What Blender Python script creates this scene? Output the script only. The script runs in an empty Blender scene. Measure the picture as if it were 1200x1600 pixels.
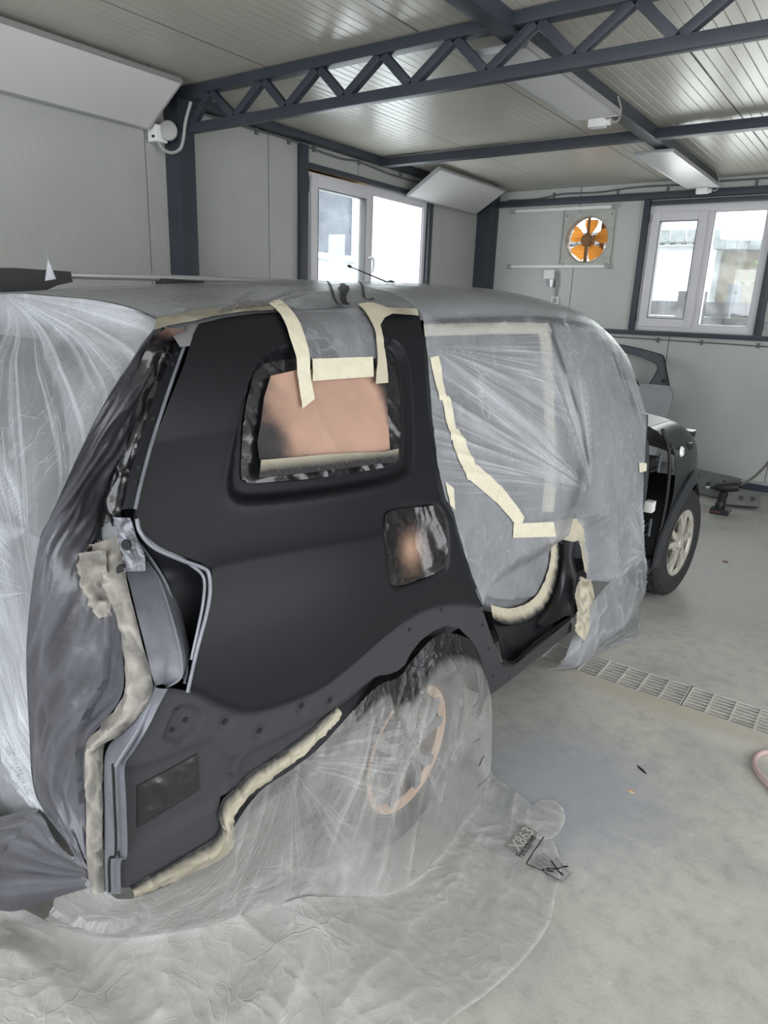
import bpy, bmesh, math, random
import numpy as np
from mathutils import Vector, Matrix
from mathutils.geometry import delaunay_2d_cdt

C = bpy.context.scene.collection
SC = bpy.context.scene
random.seed(5)

# ---------------------------------------------------------------- camera, world, light, exposure
CAM_H = 1.66
cam_d = bpy.data.cameras.new('camera')
cam = bpy.data.objects.new('camera', cam_d)
C.objects.link(cam)
yaw, pitch, roll = [math.radians(a) for a in (-35.53093, -16.40827, 2.16657)]
f = Vector((math.sin(yaw)*math.cos(pitch), math.cos(yaw)*math.cos(pitch), math.sin(pitch)))
r0 = Vector((math.cos(yaw), -math.sin(yaw), 0))
u0 = r0.cross(f)
rr = r0*math.cos(roll) + u0*math.sin(roll)
uu = u0*math.cos(roll) - r0*math.sin(roll)
M = Matrix((rr, uu, -f)).transposed().to_4x4()
M.translation = (0, 0, CAM_H)
cam.matrix_world = M
cam_d.sensor_fit = 'VERTICAL'
cam_d.sensor_height = 36.0
cam_d.lens = 1084.965/1600*36.0
cam_d.clip_start = 0.05
SC.camera = cam

world = bpy.data.worlds.new('overcast_sky')
SC.world = world
world.use_nodes = True
wn = world.node_tree
bg = wn.nodes['Background']
bg.inputs['Color'].default_value = (0.93, 0.96, 1.0, 1)
bg.inputs['Strength'].default_value = 3.0

def area(name, loc, rot, sx, sy, power, col=(1, 1, 1)):
    l = bpy.data.lights.new(name, 'AREA')
    l.shape = 'RECTANGLE'; l.size = sx; l.size_y = sy; l.energy = power; l.color = col
    o = bpy.data.objects.new(name, l); C.objects.link(o)
    o.location = loc; o.rotation_euler = rot
    return o
R90 = math.pi/2
# daylight lamps: both windows, unseen shop door behind the camera, added unseen side opening
area('door_daylight', (-0.6, -3.05, 1.45), (R90, 0, 0), 5.6, 2.7, 60, (0.90, 0.96, 1.0))
area('unseen_side_daylight', (3.05, 2.0, 1.5), (0, R90, 0), 2.7, 4.0, 30, (1.0, 0.98, 0.95))
area('window_daylight', (-4.5, 5.58, 2.1), (0, -R90, 0), 1.15, 1.8, 24, (0.95, 0.98, 1.0))
area('back_window_daylight', (-1.77, 8.0, 2.13), (-R90, 0, 0), 1.1, 1.15, 16, (1.0, 0.99, 0.96))

SC.view_settings.view_transform = 'Standard'
SC.view_settings.look = 'None'
SC.view_settings.gamma = 1
SC.view_settings.use_curve_mapping = False
SC.view_settings.exposure = 0.5
SC.render.film_transparent = False
SC.cycles.use_denoising = True
SC.cycles.max_bounces = 8
SC.cycles.transparent_max_bounces = 12
SC.cycles.diffuse_bounces = 4
SC.cycles.sample_clamp_indirect = 4.0

# ---------------------------------------------------------------- materials
def srgb(r, g, b):
    return tuple(((c/255)/12.92 if c/255 <= 0.04045 else ((c/255+0.055)/1.055)**2.4) for c in (r, g, b)) + (1,)

class NT:
    """tiny node-tree writer"""
    def __init__(s, name):
        s.m = bpy.data.materials.new(name); s.m.use_nodes = True
        s.t = s.m.node_tree; s.t.nodes.clear()
        s.out = s.t.nodes.new('ShaderNodeOutputMaterial')
    def n(s, typ, props=None, **ins):
        nd = s.t.nodes.new(typ)
        for k, v in (props or {}).items(): setattr(nd, k, v)
        for k, v in ins.items():
            k = k.replace('_', ' ')
            if k.isdigit(): k = int(k)
            sock = nd.inputs[k]
            if isinstance(v, tuple) and len(v) == 2 and hasattr(v[0], 'outputs'): s.t.links.new(v[0].outputs[v[1]], sock)
            else: sock.default_value = v
        return nd
    def link(s, a, ao, b, bi): s.t.links.new(a.outputs[ao], b.inputs[bi])
    def ramp(s, src, so, stops):
        r = s.t.nodes.new('ShaderNodeValToRGB'); s.link(src, so, r, 'Fac')
        e = r.color_ramp.elements
        while len(e) < len(stops): e.new(0.5)
        for i, (p, c) in enumerate(stops):
            e[i].position = p; e[i].color = c if len(c) == 4 else tuple(c) + (1,)
        return r

def simple(name, col, rough=0.5, metal=0.0, noise=0.0, nscale=20.0, bump=0.0, bscale=60.0, spec=0.5, coat=0.0):
    t = NT(name)
    p = t.n('ShaderNodeBsdfPrincipled', Roughness=rough, Metallic=metal)
    p.inputs['Specular IOR Level'].default_value = spec
    p.inputs['Coat Weight'].default_value = coat
    tc = t.n('ShaderNodeTexCoord')
    if noise > 0:
        nz = t.n('ShaderNodeTexNoise', Vector=(tc, 'Object'), Scale=nscale, Detail=6.0, Roughness=0.6)
        a = tuple(max(0, c*(1-noise)) for c in col[:3]) + (1,)
        b = tuple(min(1, c*(1+noise)) for c in col[:3]) + (1,)
        rp = t.ramp(nz, 'Fac', [(0.3, a), (0.7, b)])
        t.link(rp, 'Color', p, 'Base Color')
    else:
        p.inputs['Base Color'].default_value = col
    if bump > 0:
        nb = t.n('ShaderNodeTexNoise', Vector=(tc, 'Object'), Scale=bscale, Detail=4.0)
        bp = t.n('ShaderNodeBump', Height=(nb, 'Fac'), Strength=bump, Distance=0.01)
        t.link(bp, 'Normal', p, 'Normal')
    t.link(p, 'BSDF', t.out, 'Surface')
    return t.m

def panel_mat(name, col, axis, pitch, seam, seam0, rough, stain=0.05, ribs=0.25):
    """sandwich panel: micro ribs and seams repeat along one world axis"""
    t = NT(name)
    p = t.n('ShaderNodeBsdfPrincipled', Roughness=rough)
    g = t.n('ShaderNodeNewGeometry')
    sx = t.n('ShaderNodeSeparateXYZ', Vector=(g, 'Position'))
    def frac(off, per):
        a = t.n('ShaderNodeMath', {'operation': 'ADD'}); t.link(sx, axis, a, 0); a.inputs[1].default_value = -off + 100*per
        d = t.n('ShaderNodeMath', {'operation': 'DIVIDE'}); t.link(a, 0, d, 0); d.inputs[1].default_value = per
        fr = t.n('ShaderNodeMath', {'operation': 'FRACT'}); t.link(d, 0, fr, 0)
        return fr
    rib = t.ramp(frac(0, pitch), 0, [(0.0, (0, 0, 0)), (0.06, (1, 1, 1)), (0.94, (1, 1, 1)), (1.0, (0, 0, 0))])
    sm = t.ramp(frac(seam0 - 0.004, seam), 0, [(0.0, (0, 0, 0)), (0.006/seam, (0, 0, 0)), (0.009/seam, (1, 1, 1)), (1.0, (1, 1, 1))])
    nz = t.n('ShaderNodeTexNoise', Vector=(g, 'Position'), Scale=1.3, Detail=5.0, Roughness=0.6)
    a = tuple(c*(1-stain) for c in col[:3]) + (1,); b = tuple(c*(1+stain) for c in col[:3]) + (1,)
    base = t.ramp(nz, 'Fac', [(0.35, a), (0.65, b)])
    mx = t.n('ShaderNodeMix', {'data_type': 'RGBA'}); t.link(sm, 'Color', mx, 'Factor')
    mx.inputs['A'].default_value = srgb(70, 70, 68); t.link(base, 'Color', mx, 'B')
    t.link(mx, 'Result', p, 'Base Color')
    b1 = t.n('ShaderNodeBump', Height=(rib, 'Color'), Strength=ribs, Distance=0.002)
    b2 = t.n('ShaderNodeBump', Height=(sm, 'Color'), Strength=0.8, Distance=0.004); t.link(b1, 'Normal', b2, 'Normal')
    t.link(b2, 'Normal', p, 'Normal')
    t.link(p, 'BSDF', t.out, 'Surface')
    return t.m

MAT = {}
MAT['wall_left'] = panel_mat('left_wall_panel', srgb(168, 169, 165), 'Y', 0.05, 1.12, 3.115, 0.45)
MAT['wall_back'] = panel_mat('back_wall_panel', srgb(176, 180, 176), 'X', 0.05, 1.12, -0.86, 0.42)
MAT['ceiling'] = panel_mat('ceiling_panel', srgb(184, 180, 170), 'X', 0.062, 1.06, -1.175, 0.3, 0.06, 0.9)
MAT['steel'] = simple('dark_blue_grey_steel', srgb(50, 55, 64), 0.45, 0.0, 0.12, 6, 0.1, 40)
MAT['white_upvc'] = simple('white_window_plastic', srgb(205, 203, 208), 0.35)
MAT['seal'] = simple('window_seal', srgb(60, 60, 62), 0.6)
MAT['foam'] = simple('yellow_sealing_foam', srgb(198, 168, 128), 0.8, 0, 0.2, 30)
MAT['heater'] = simple('white_enamel', srgb(205, 203, 204), 0.35)
MAT['alu'] = simple('brushed_aluminium', srgb(190, 190, 192), 0.35, 0.6)
MAT['plastic_white'] = simple('white_switch_plastic', srgb(222, 222, 220), 0.4)
MAT['conduit'] = simple('grey_conduit', srgb(150, 150, 148), 0.5)
MAT['cable_dark'] = simple('grey_cable', srgb(96, 98, 98), 0.6)
MAT['black'] = simple('black_plastic', srgb(24, 25, 28), 0.5)
MAT['dark'] = simple('dark_rubber', srgb(30, 31, 34), 0.75, 0, 0.2, 30)

def glass_mat():
    t = NT('window_glass')
    tr = t.n('ShaderNodeBsdfTransparent'); tr.inputs['Color'].default_value = (0.93, 0.96, 0.96, 1)
    gl = t.n('ShaderNodeBsdfGlossy', Roughness=0.02)
    dust = t.n('ShaderNodeBsdfDiffuse'); dust.inputs['Color'].default_value = (0.8, 0.82, 0.85, 1)
    tl = t.n('ShaderNodeBsdfTranslucent'); tl.inputs['Color'].default_value = (0.8, 0.82, 0.85, 1)
    dd = t.n('ShaderNodeAddShader'); t.link(dust, 0, dd, 0); t.link(tl, 0, dd, 1)
    g = t.n('ShaderNodeNewGeometry')
    nz = t.n('ShaderNodeTexNoise', Vector=(g, 'Position'), Scale=5.0, Detail=8.0, Roughness=0.7)
    rp = t.ramp(nz, 'Fac', [(0.4, (0.01, 0.01, 0.01)), (0.75, (0.05, 0.05, 0.05))])
    m1 = t.n('ShaderNodeMixShader'); t.link(rp, 'Color', m1, 'Fac'); t.link(tr, 0, m1, 1); t.link(dd, 0, m1, 2)
    m2 = t.n('ShaderNodeMixShader', Fac=0.05); t.link(m1, 0, m2, 1); t.link(gl, 0, m2, 2)
    t.link(m2, 0, t.out, 'Surface')
    return t.m
MAT['glass'] = glass_mat()

def floor_mat():
    t = NT('dusty_concrete')
    p = t.n('ShaderNodeBsdfPrincipled', Roughness=0.6)
    g = t.n('ShaderNodeNewGeometry')
    n1 = t.n('ShaderNodeTexNoise', Vector=(g, 'Position'), Scale=1.1, Detail=8.0, Roughness=0.62, Distortion=0.6)
    n2 = t.n('ShaderNodeTexNoise', Vector=(g, 'Position'), Scale=14.0, Detail=8.0, Roughness=0.7)
    n3 = t.n('ShaderNodeTexNoise', Vector=(g, 'Position'), Scale=95.0, Detail=3.0)
    c1 = t.ramp(n1, 'Fac', [(0.32, srgb(156, 157, 153)), (0.5, srgb(174, 173, 167)), (0.7, srgb(188, 185, 178))])
    c2 = t.ramp(n2, 'Fac', [(0.30, (0.78, 0.79, 0.79)), (0.5, (1.0, 1.0, 1.0)), (0.62, (1.06, 1.06, 1.05)), (0.78, (1.22, 1.21, 1.18))])
    m = t.n('ShaderNodeMix', {'data_type': 'RGBA', 'blend_type': 'MULTIPLY'}, Factor=1.0)
    t.link(c1, 'Color', m, 'A'); t.link(c2, 'Color', m, 'B')
    # pale chips and scuffs
    vo = t.n('ShaderNodeTexVoronoi', Vector=(g, 'Position'), Scale=13.0); vo.inputs['Randomness'].default_value = 1
    mp = t.n('ShaderNodeMapping', Vector=(g, 'Position')); mp.inputs['Rotation'].default_value = (0, 0, 0.5); mp.inputs['Scale'].default_value = (1, 3.2, 1)
    t.link(mp, 'Vector', vo, 'Vector')
    ch = t.ramp(vo, 'Distance', [(0.035, (1, 1, 1)), (0.08, (0, 0, 0))])
    gate = t.ramp(n2, 'Fac', [(0.50, (0, 0, 0)), (0.56, (1, 1, 1))])
    mm = t.n('ShaderNodeMath', {'operation': 'MULTIPLY'}); t.link(ch, 'Color', mm, 0); t.link(gate, 'Color', mm, 1)
    m2 = t.n('ShaderNodeMix', {'data_type': 'RGBA'}); t.link(mm, 0, m2, 'Factor'); t.link(m, 'Result', m2, 'A')
    m2.inputs['B'].default_value = srgb(222, 220, 212)
    # overspray haze settled beside the wheel, and pale plaster by the drain
    def blob(cx, cy, rx, ry, col, amt, src):
        s_ = t.n('ShaderNodeVectorMath', {'operation': 'SUBTRACT'}, **{'0': (g, 'Position')}); s_.inputs[1].default_value = (cx, cy, 0)
        q = t.n('ShaderNodeVectorMath', {'operation': 'DIVIDE'}, **{'0': (s_, 'Vector')}); q.inputs[1].default_value = (rx, ry, 1)
        ln = t.n('ShaderNodeVectorMath', {'operation': 'LENGTH'}, **{'0': (q, 'Vector')})
        ad = t.n('ShaderNodeMath', {'operation': 'ADD'}); t.link(ln, 'Value', ad, 0)
        sub = t.n('ShaderNodeMath', {'operation': 'MULTIPLY_ADD'}); t.link(n2, 'Fac', sub, 0); sub.inputs[1].default_value = 0.9; sub.inputs[2].default_value = -0.45
        t.link(sub, 0, ad, 1)
        rp = t.ramp(ad, 0, [(0.35, (amt, amt, amt)), (1.0, (0, 0, 0))])
        mx = t.n('ShaderNodeMix', {'data_type': 'RGBA'}); t.link(rp, 'Color', mx, 'Factor'); t.link(src, 'Result', mx, 'A')
        mx.inputs['B'].default_value = col
        return mx
    k = blob(-0.72, 2.15, 0.5, 0.55, srgb(150, 155, 166), 0.75, m2)
    k = blob(-0.55, 2.98, 0.65, 0.1, srgb(176, 168, 152), 0.8, k)
    k = blob(-0.2, 2.87, 0.3, 0.07, srgb(188, 186, 178), 0.8, k)
    k = blob(0.02, 3.45, 0.18, 0.14, srgb(190, 187, 180), 0.7, k)
    k = blob(-0.62, 5.1, 0.6, 1.2, srgb(186, 187, 184), 0.6, k)  # back-right floor whitened: brighter light painted into the colour
    t.link(k, 'Result', p, 'Base Color')
    ms = t.n('ShaderNodeMath', {'operation': 'ADD'}); t.link(n2, 'Fac', ms, 0); t.link(n3, 'Fac', ms, 1)
    bp = t.n('ShaderNodeBump', Height=(ms, 0), Strength=0.12, Distance=0.01)
    t.link(bp, 'Normal', p, 'Normal')
    rr_ = t.ramp(n1, 'Fac', [(0.3, (0.42, 0.42, 0.42)), (0.7, (0.66, 0.66, 0.66))]); t.link(rr_, 'Color', p, 'Roughness')
    t.link(p, 'BSDF', t.out, 'Surface')
    return t.m
MAT['floor'] = floor_mat()

# ---------------------------------------------------------------- mesh helpers
def finish(name, V, F, mat, parent=None, smooth=True, angle=40, origin=None):
    """link verts/faces as ONE object; a parentless object gets its origin at its own base"""
    V = np.asarray(V, float).reshape(-1, 3)
    if parent is None:
        lo, hi = V.min(0), V.max(0)
        o = np.array([(lo[0]+hi[0])/2, (lo[1]+hi[1])/2, lo[2]]) if origin is None else np.array(origin, float)
        V = V - o
    me = bpy.data.meshes.new(name)
    me.from_pydata(V.tolist(), [], [list(map(int, q)) for q in F])
    me.validate(clean_customdata=False)
    bm = bmesh.new(); bm.from_mesh(me); bmesh.ops.recalc_face_normals(bm, faces=bm.faces); bm.to_mesh(me); bm.free()
    if smooth:
        me.polygons.foreach_set('use_smooth', [True]*len(me.polygons))
        me.set_sharp_from_angle(angle=math.radians(angle))
    ob = bpy.data.objects.new(name, me); C.objects.link(ob)
    if mat: me.materials.append(MAT[mat] if isinstance(mat, str) else mat)
    if parent is None: ob.location = o
    else: ob.parent = parent
    return ob

def attr(ob, name, vals):
    a = ob.data.attributes.new(name, 'FLOAT', 'POINT')
    a.data.foreach_set('value', np.asarray(vals, np.float32).ravel())

def tag(o, label=None, cat=None, group=None, kind=None):
    if label: o['label'] = label
    if cat: o['category'] = cat
    if group: o['group'] = group
    if kind: o['kind'] = kind
    return o

def empty(name, loc, label=None, cat=None, group=None, rot=(0, 0, 0)):
    o = bpy.data.objects.new(name, None); C.objects.link(o)
    o.location = loc; o.rotation_euler = rot; o.empty_display_size = 0.05
    return tag(o, label, cat, group)

class MB:
    """collects simple shapes into one mesh"""
    def __init__(s): s.v = []; s.f = []
    def add(s, V, F):
        b = len(s.v); s.v += [tuple(map(float, p)) for p in V]; s.f += [[b+i for i in q] for q in F]; return s
    def box(s, lo, hi, bev=0.0, mat=None):
        bm = bmesh.new(); bmesh.ops.create_cube(bm, size=1)
        lo, hi = Vector(lo), Vector(hi)
        for q in bm.verts: q.co = Vector((lo[i] + (q.co[i]+0.5)*(hi[i]-lo[i]) for i in range(3)))
        if bev > 0: bmesh.ops.bevel(bm, geom=bm.edges[:], offset=bev, segments=2, affect='EDGES', profile=0.7)
        bm.verts.index_update()
        V = [q.co.copy() for q in bm.verts]
        if mat is not None: V = [mat @ p for p in V]
        s.add(V, [[q.index for q in fc.verts] for fc in bm.faces]); bm.free(); return s
    def bar(s, a, b, w, h, up=(0, 0, 1), bev=0.0):
        a, b = Vector(a), Vector(b); d = (b-a); L = d.length; d.normalize()
        x = d.cross(Vector(up)).normalized(); z = x.cross(d)
        m = Matrix((x, d, z)).transposed().to_4x4(); m.translation = a
        return s.box((-w/2, 0, -h/2), (w/2, L, h/2), bev, m)
    def tube(s, pts, r, n=10, caps=True):
        pts = [Vector(p) for p in pts]; R = r if hasattr(r, '__len__') else [r]*len(pts)
        base = len(s.v); prev = None
        for i, p in enumerate(pts):
            d = (pts[min(i+1, len(pts)-1)] - pts[max(i-1, 0)]).normalized()
            if prev is None:
                x = d.orthogonal().normalized()
            else:
                x = (prev - d*prev.dot(d)).normalized()
            prev = x; y = d.cross(x)
            for k in range(n):
                a = 2*math.pi*k/n; s.v.append(tuple(p + R[i]*(math.cos(a)*x + math.sin(a)*y)))
        for i in range(len(pts)-1):
            for k in range(n):
                a = base+i*n+k; b = base+i*n+(k+1) % n
                s.f.append([a, b, b+n, a+n])
        if caps:
            s.f.append([base+k for k in range(n)][::-1]); e = base+(len(pts)-1)*n; s.f.append([e+k for k in range(n)])
        return s
    def prism(s, poly, axis, a, b):
        """extrude a 2D polygon along axis 0/1/2 from a to b (2D coords = the other two axes in order)"""
        n = len(poly)
        def P(q, t): l = list(q); l.insert(axis, t); return l
        V = [P(q, a) for q in poly] + [P(q, b) for q in poly]
        return s.add(V, [list(range(n))[::-1], list(range(n, 2*n))] + [[i, (i+1) % n, n+(i+1) % n, n+i] for i in range(n)])
    def lathe(s, prof, center, axis, n=32, closed=False):
        """prof = [(radius, along)]"""
        ax = Vector(axis).normalized(); x = ax.orthogonal().normalized(); y = ax.cross(x); c = Vector(center)
        b = len(s.v); m = len(prof)
        for k in range(n):
            a = 2*math.pi*k/n; d = math.cos(a)*x + math.sin(a)*y
            for (r, t) in prof: s.v.append(tuple(c + ax*t + d*r))
        for k in range(n):
            k2 = (k+1) % n
            for i in range(m-1 + (1 if closed else 0)):
                j = (i+1) % m
                s.f.append([b+k*m+i, b+k2*m+i, b+k2*m+j, b+k*m+j])
        return s
    def build(s, name, mat, parent=None, smooth=True, angle=35): return finish(name, s.v, s.f, mat, parent, smooth, angle)

def smooth_path(pts, n=8):
    """Catmull-Rom through the points"""
    P = np.asarray(pts, float); P = np.vstack([2*P[0]-P[1], P, 2*P[-1]-P[-2]]); o = []
    for i in range(1, len(P)-2):
        for k in range(n):
            t = k/n
            o.append(0.5*((2*P[i]) + (-P[i-1]+P[i+1])*t + (2*P[i-1]-5*P[i]+4*P[i+1]-P[i+2])*t*t + (-P[i-1]+3*P[i]-3*P[i+1]+P[i+2])*t**3))
    o.append(P[-2]); return np.array(o)

def resample(P, n):
    P = np.asarray(P, float); d = np.r_[0, np.cumsum(np.linalg.norm(np.diff(P, axis=0), axis=1))]
    t = np.linspace(0, d[-1], n); return np.stack([np.interp(t, d, P[:, k]) for k in range(P.shape[1])], 1)

# ---------------------------------------------------------------- room
XL, YB, ZC, XR, YF = -4.25, 7.75, 2.97, 3.0, -3.0
DR = (-1.3, 0.3, 3.03, 3.25)         # drain trench x0,x1,y0,y1
def struct(ob): ob['kind'] = 'structure'; return ob

fl = MB()
for (x0, x1, y0, y1) in ((XL-0.2, XR+0.1, YF-0.1, DR[2]), (XL-0.2, XR+0.1, DR[3], YB+0.2), (XL-0.2, DR[0], DR[2], DR[3]), (DR[1], XR+0.1, DR[2], DR[3])):
    fl.add([(x0, y0, 0), (x1, y0, 0), (x1, y1, 0), (x0, y1, 0)], [[0, 1, 2, 3]])
x0, x1, y0, y1 = DR
fl.add([(x0, y0, 0), (x1, y0, 0), (x1, y0, -.06), (x0, y0, -.06), (x0, y1, 0), (x1, y1, 0), (x1, y1, -.06), (x0, y1, -.06)],
       [[0, 3, 2, 1], [4, 5, 6, 7], [3, 7, 6, 2], [0, 4, 7, 3], [1, 2, 6, 5]])
struct(fl.build('floor', 'floor', smooth=False))

ce = MB(); ce.box((XL-0.2, YF-0.1, ZC), (XR+0.1, YB+0.2, ZC+0.1))
struct(ce.build('ceiling', 'ceiling', smooth=False))

W1 = (4.66, 6.50, 1.53, 2.72)        # window in the left wall: y0,y1,z0,z1
W2 = (-2.345, -1.20, 1.535, 2.735)   # window in the back wall: x0,x1,z0,z1
FAN = (-2.975, 2.437, 0.235)         # fan centre x,z and radius
wl = MB()
for (a, b, z0, z1) in ((YF, W1[0], 0, ZC), (W1[1], YB+0.1, 0, ZC), (W1[0], W1[1], 0, W1[2]), (W1[0], W1[1], W1[3], ZC)):
    wl.box((XL-0.1, a, z0), (XL, b, z1))
struct(wl.build('wall_left', 'wall_left', smooth=False))
wb = MB()
fx0, fx1, fz0, fz1 = FAN[0]-0.25, FAN[0]+0.25, FAN[1]-0.25, FAN[1]+0.25
for (a, b, z0, z1) in ((XL-0.1, fx0, 0, ZC), (fx1, W2[0], 0, ZC), (fx0, fx1, 0, fz0), (fx0, fx1, fz1, ZC),
                       (W2[0], W2[1], 0, W2[2]), (W2[0], W2[1], W2[3], ZC), (W2[1], XR, 0, ZC)):
    wb.box((a, YB, z0), (b, YB+0.1, z1))
struct(wb.build('wall_back', 'wall_back', smooth=False))
wr = MB()
for (a, b, z0, z1) in ((YF, 0.0, 0, ZC), (4.0, YB, 0, ZC), (0.0, 4.0, 2.8, ZC)):
    wr.box((XR, a, z0), (XR+0.1, b, z1))
struct(wr.build('wall_right', 'wall_left', smooth=False))
wf = MB()
for (a, b, z0, z1) in ((XL-0.1, -3.5, 0, ZC), (2.3, XR, 0, ZC), (-3.5, 2.3, 2.8, ZC)):
    wf.box((a, YF-0.1, z0), (b, YF, z1))
struct(wf.build('wall_front', 'wall_left', smooth=False))

# baseboard: steel channel along the back and left walls
bb = MB(); bb.box((XL, YB-0.035, 0.02), (XR, YB-0.001, 0.095)); struct(bb.build('baseboard_back', 'steel'))
bb = MB(); bb.box((XL, YB-0.05, 0.095), (XR, YB-0.001, 0.117)); struct(bb.build('trim_1', 'alu'))
bb = MB(); bb.box((XL+0.001, YF, 0.02), (XL+0.035, YB-0.06, 0.095)); struct(bb.build('baseboard_left', 'steel'))

# steel frame of the shed
tr_n = [2]
def trim(mb, mat='steel'):
    o = struct(mb.build('trim_%d' % tr_n[0], mat)); tr_n[0] += 1; return o
m = MB(); m.box((XL, 3.27, 0), (-4.1, 3.40, ZC), 0.004); trim(m)                 # wall column under the truss
m = MB(); m.box((XL, YB-0.18, 0), (-4.065, YB-0.001, ZC), 0.004); trim(m)       # corner column
m = MB(); m.box((XL, 4.56, 0), (-4.21, 4.655, 2.9), 0.003); trim(m)             # window posts, left wall
m = MB(); m.box((XL, 6.505, 0), (-4.21, 6.575, 2.9), 0.003); trim(m)
m = MB(); m.box((XL, 4.655, 2.735), (-4.21, 6.505, 2.775), 0.003); trim(m)      # lintel
m = MB(); m.box((XL, 4.655, 1.47), (-4.21, 6.505, 1.525), 0.003); trim(m)       # sill rail
m = MB(); m.box((XL, YF, 2.915), (-4.15, YB-0.18, 2.968), 0.003); trim(m)       # eaves beam
m = MB(); m.box((-4.06, YB-0.07, 2.80), (XR, YB-0.001, 2.862), 0.003); trim(m)  # head rail, back wall
m = MB(); m.box((-2.335, YB-0.05, 2.745), (-1.2, YB-0.001, 2.785), 0.003); trim(m)
m = MB(); m.box((-4.06, YB-0.05, 1.48), (XR, YB-0.001, 1.525), 0.003); trim(m)  # sill rail, back wall
m = MB(); m.box((-2.405, YB-0.05, 1.53), (-2.345, YB-0.001, 2.798), 0.003); trim(m)
m = MB(); m.box((-1.2, YB-0.05, 1.53), (-1.13, YB-0.001, 2.798), 0.003); trim(m)
m = MB(); m.box((-1.82, YF, 2.89), (-1.72, YB-0.08, 2.968), 0.003); trim(m)      # ridge purlin
m = MB(); m.box((-4.15, 5.55, 2.885), (-1.82, 5.64, 2.95), 0.003); m.box((-1.72, 5.55, 2.885), (XR, 5.64, 2.95), 0.003); trim(m)
m = MB(); m.box((-4.06, YB-0.012, 2.875), (XR, YB-0.001, 2.965)); trim(m, 'wall_back')

truss = empty('roof_truss', (-0.6, 3.29, 2.7), 'dark grey steel lattice truss spanning the room under the ceiling', 'truss')
TP = Vector((-0.6, 3.29, 2.7))
def tpart(mb, name):
    mb.v = [tuple(Vector(p)-TP) for p in mb.v]; return mb.build(name, 'steel', truss)
m = MB(); m.box((-4.1, 3.26, 2.908), (XR-.05, 3.33, 2.962), 0.003); tpart(m, 'top_chord')
m = MB(); m.box((-4.0, 3.27, 2.697), (XR-.05, 3.32, 2.752), 0.003); tpart(m, 'bottom_chord')
xb = [-3.99] + [-3.585+0.4345*k for k in range(15)]
xt = [-3.80] + [-3.34+0.4345*k for k in range(15)]
for i in range(16):
    m = MB(); m.bar((xb[i]+.012, 3.295, 2.753), (xt[i]-.012, 3.295, 2.907), 0.045, 0.04, up=(0, 1, 0), bev=0.003); tpart(m, 'diagonal')
    if i+1 < 16:
        m = MB(); m.bar((xt[i]+.012, 3.295, 2.907), (xb[i+1]-.012, 3.295, 2.753), 0.045, 0.04, up=(0, 1, 0), bev=0.003); tpart(m, 'diagonal')

# ---- windows
def window_left():
    y0, y1, z0, z1 = W1; x0, x1 = XL-0.07, XL+0.005
    ym = 5.555
    def frame(a, b, c, d, t, xa, xb_, bev=0.004):
        m = MB()
        m.box((xa, a, c), (xb_, a+t, d), bev); m.box((xa, b-t, c), (xb_, b, d), bev)
        m.box((xa, a+t, c), (xb_, b-t, c+t), bev); m.box((xa, a+t, d-t), (xb_, b-t, d), bev); return m
    root = empty('window_1', (XL, (y0+y1)/2, z0)); root['kind'] = 'structure'
    o = Vector(root.location)
    def P(m, name, mat): m.v = [tuple(Vector(p)-o) for p in m.v]; return m.build(name, mat, root)
    m = frame(y0, y1, z0, z1, 0.055, x0, x1); m.box((x0, ym-.03, z0+.05), (x1, ym+.03, z1-.05), .003); P(m, 'window_frame', 'white_upvc')
    P(frame(y0+.045, ym-.015, z0+.045, z1-.03, 0.09, x0+.01, x1+.02), 'sash', 'white_upvc')
    P(frame(y0+.13, ym-.1, z0+.13, z1-.115, 0.008, x0+.02, x1+.022), 'gasket', 'seal')
    P(frame(ym+.03, y1-.055, z0+.055, z1-.055, 0.016, x0+.01, x1-.01), 'glazing_bead', 'white_upvc')
    m = MB(); m.box((XL-.03, y0+.135, z0+.135), (XL-.024, ym-.105, z1-.12)); P(m, 'pane', 'glass')
    m = MB(); m.box((XL-.03, ym+.03, z0+.055), (XL-.024, y1-.055, z1-.055)); P(m, 'pane', 'glass')
    m = MB(); m.box((x1+.02, ym-.075, 2.02), (x1+.03, ym-.045, 2.14), .004)
    m.tube([(x1+.03, ym-.06, 2.10), (x1+.06, ym-.055, 2.105), (x1+.065, ym-.03, 2.09), (x1+.065, ym-.02, 2.04), (x1+.06, ym-.03, 1.97)], [.01, .011, .011, .010, .008], 10)
    P(m, 'window_handle', 'white_upvc')
    m = MB(); m.box((x1, y0+.02, 2.56), (x1+.025, y0+.045, 2.67), .004); P(m, 'hinge', 'alu')
    m = MB()
    for k in range(14): m.box((XL-.005, y0-.004+.002*math.sin(k), z1-.003+.004*math.sin(k*1.7)), (XL+.006, y0+.02+.06*k, z1+.012+.004*math.sin(k*2.3)), .003)
    P(m, 'sealing_foam', 'foam')
window_left()
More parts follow.
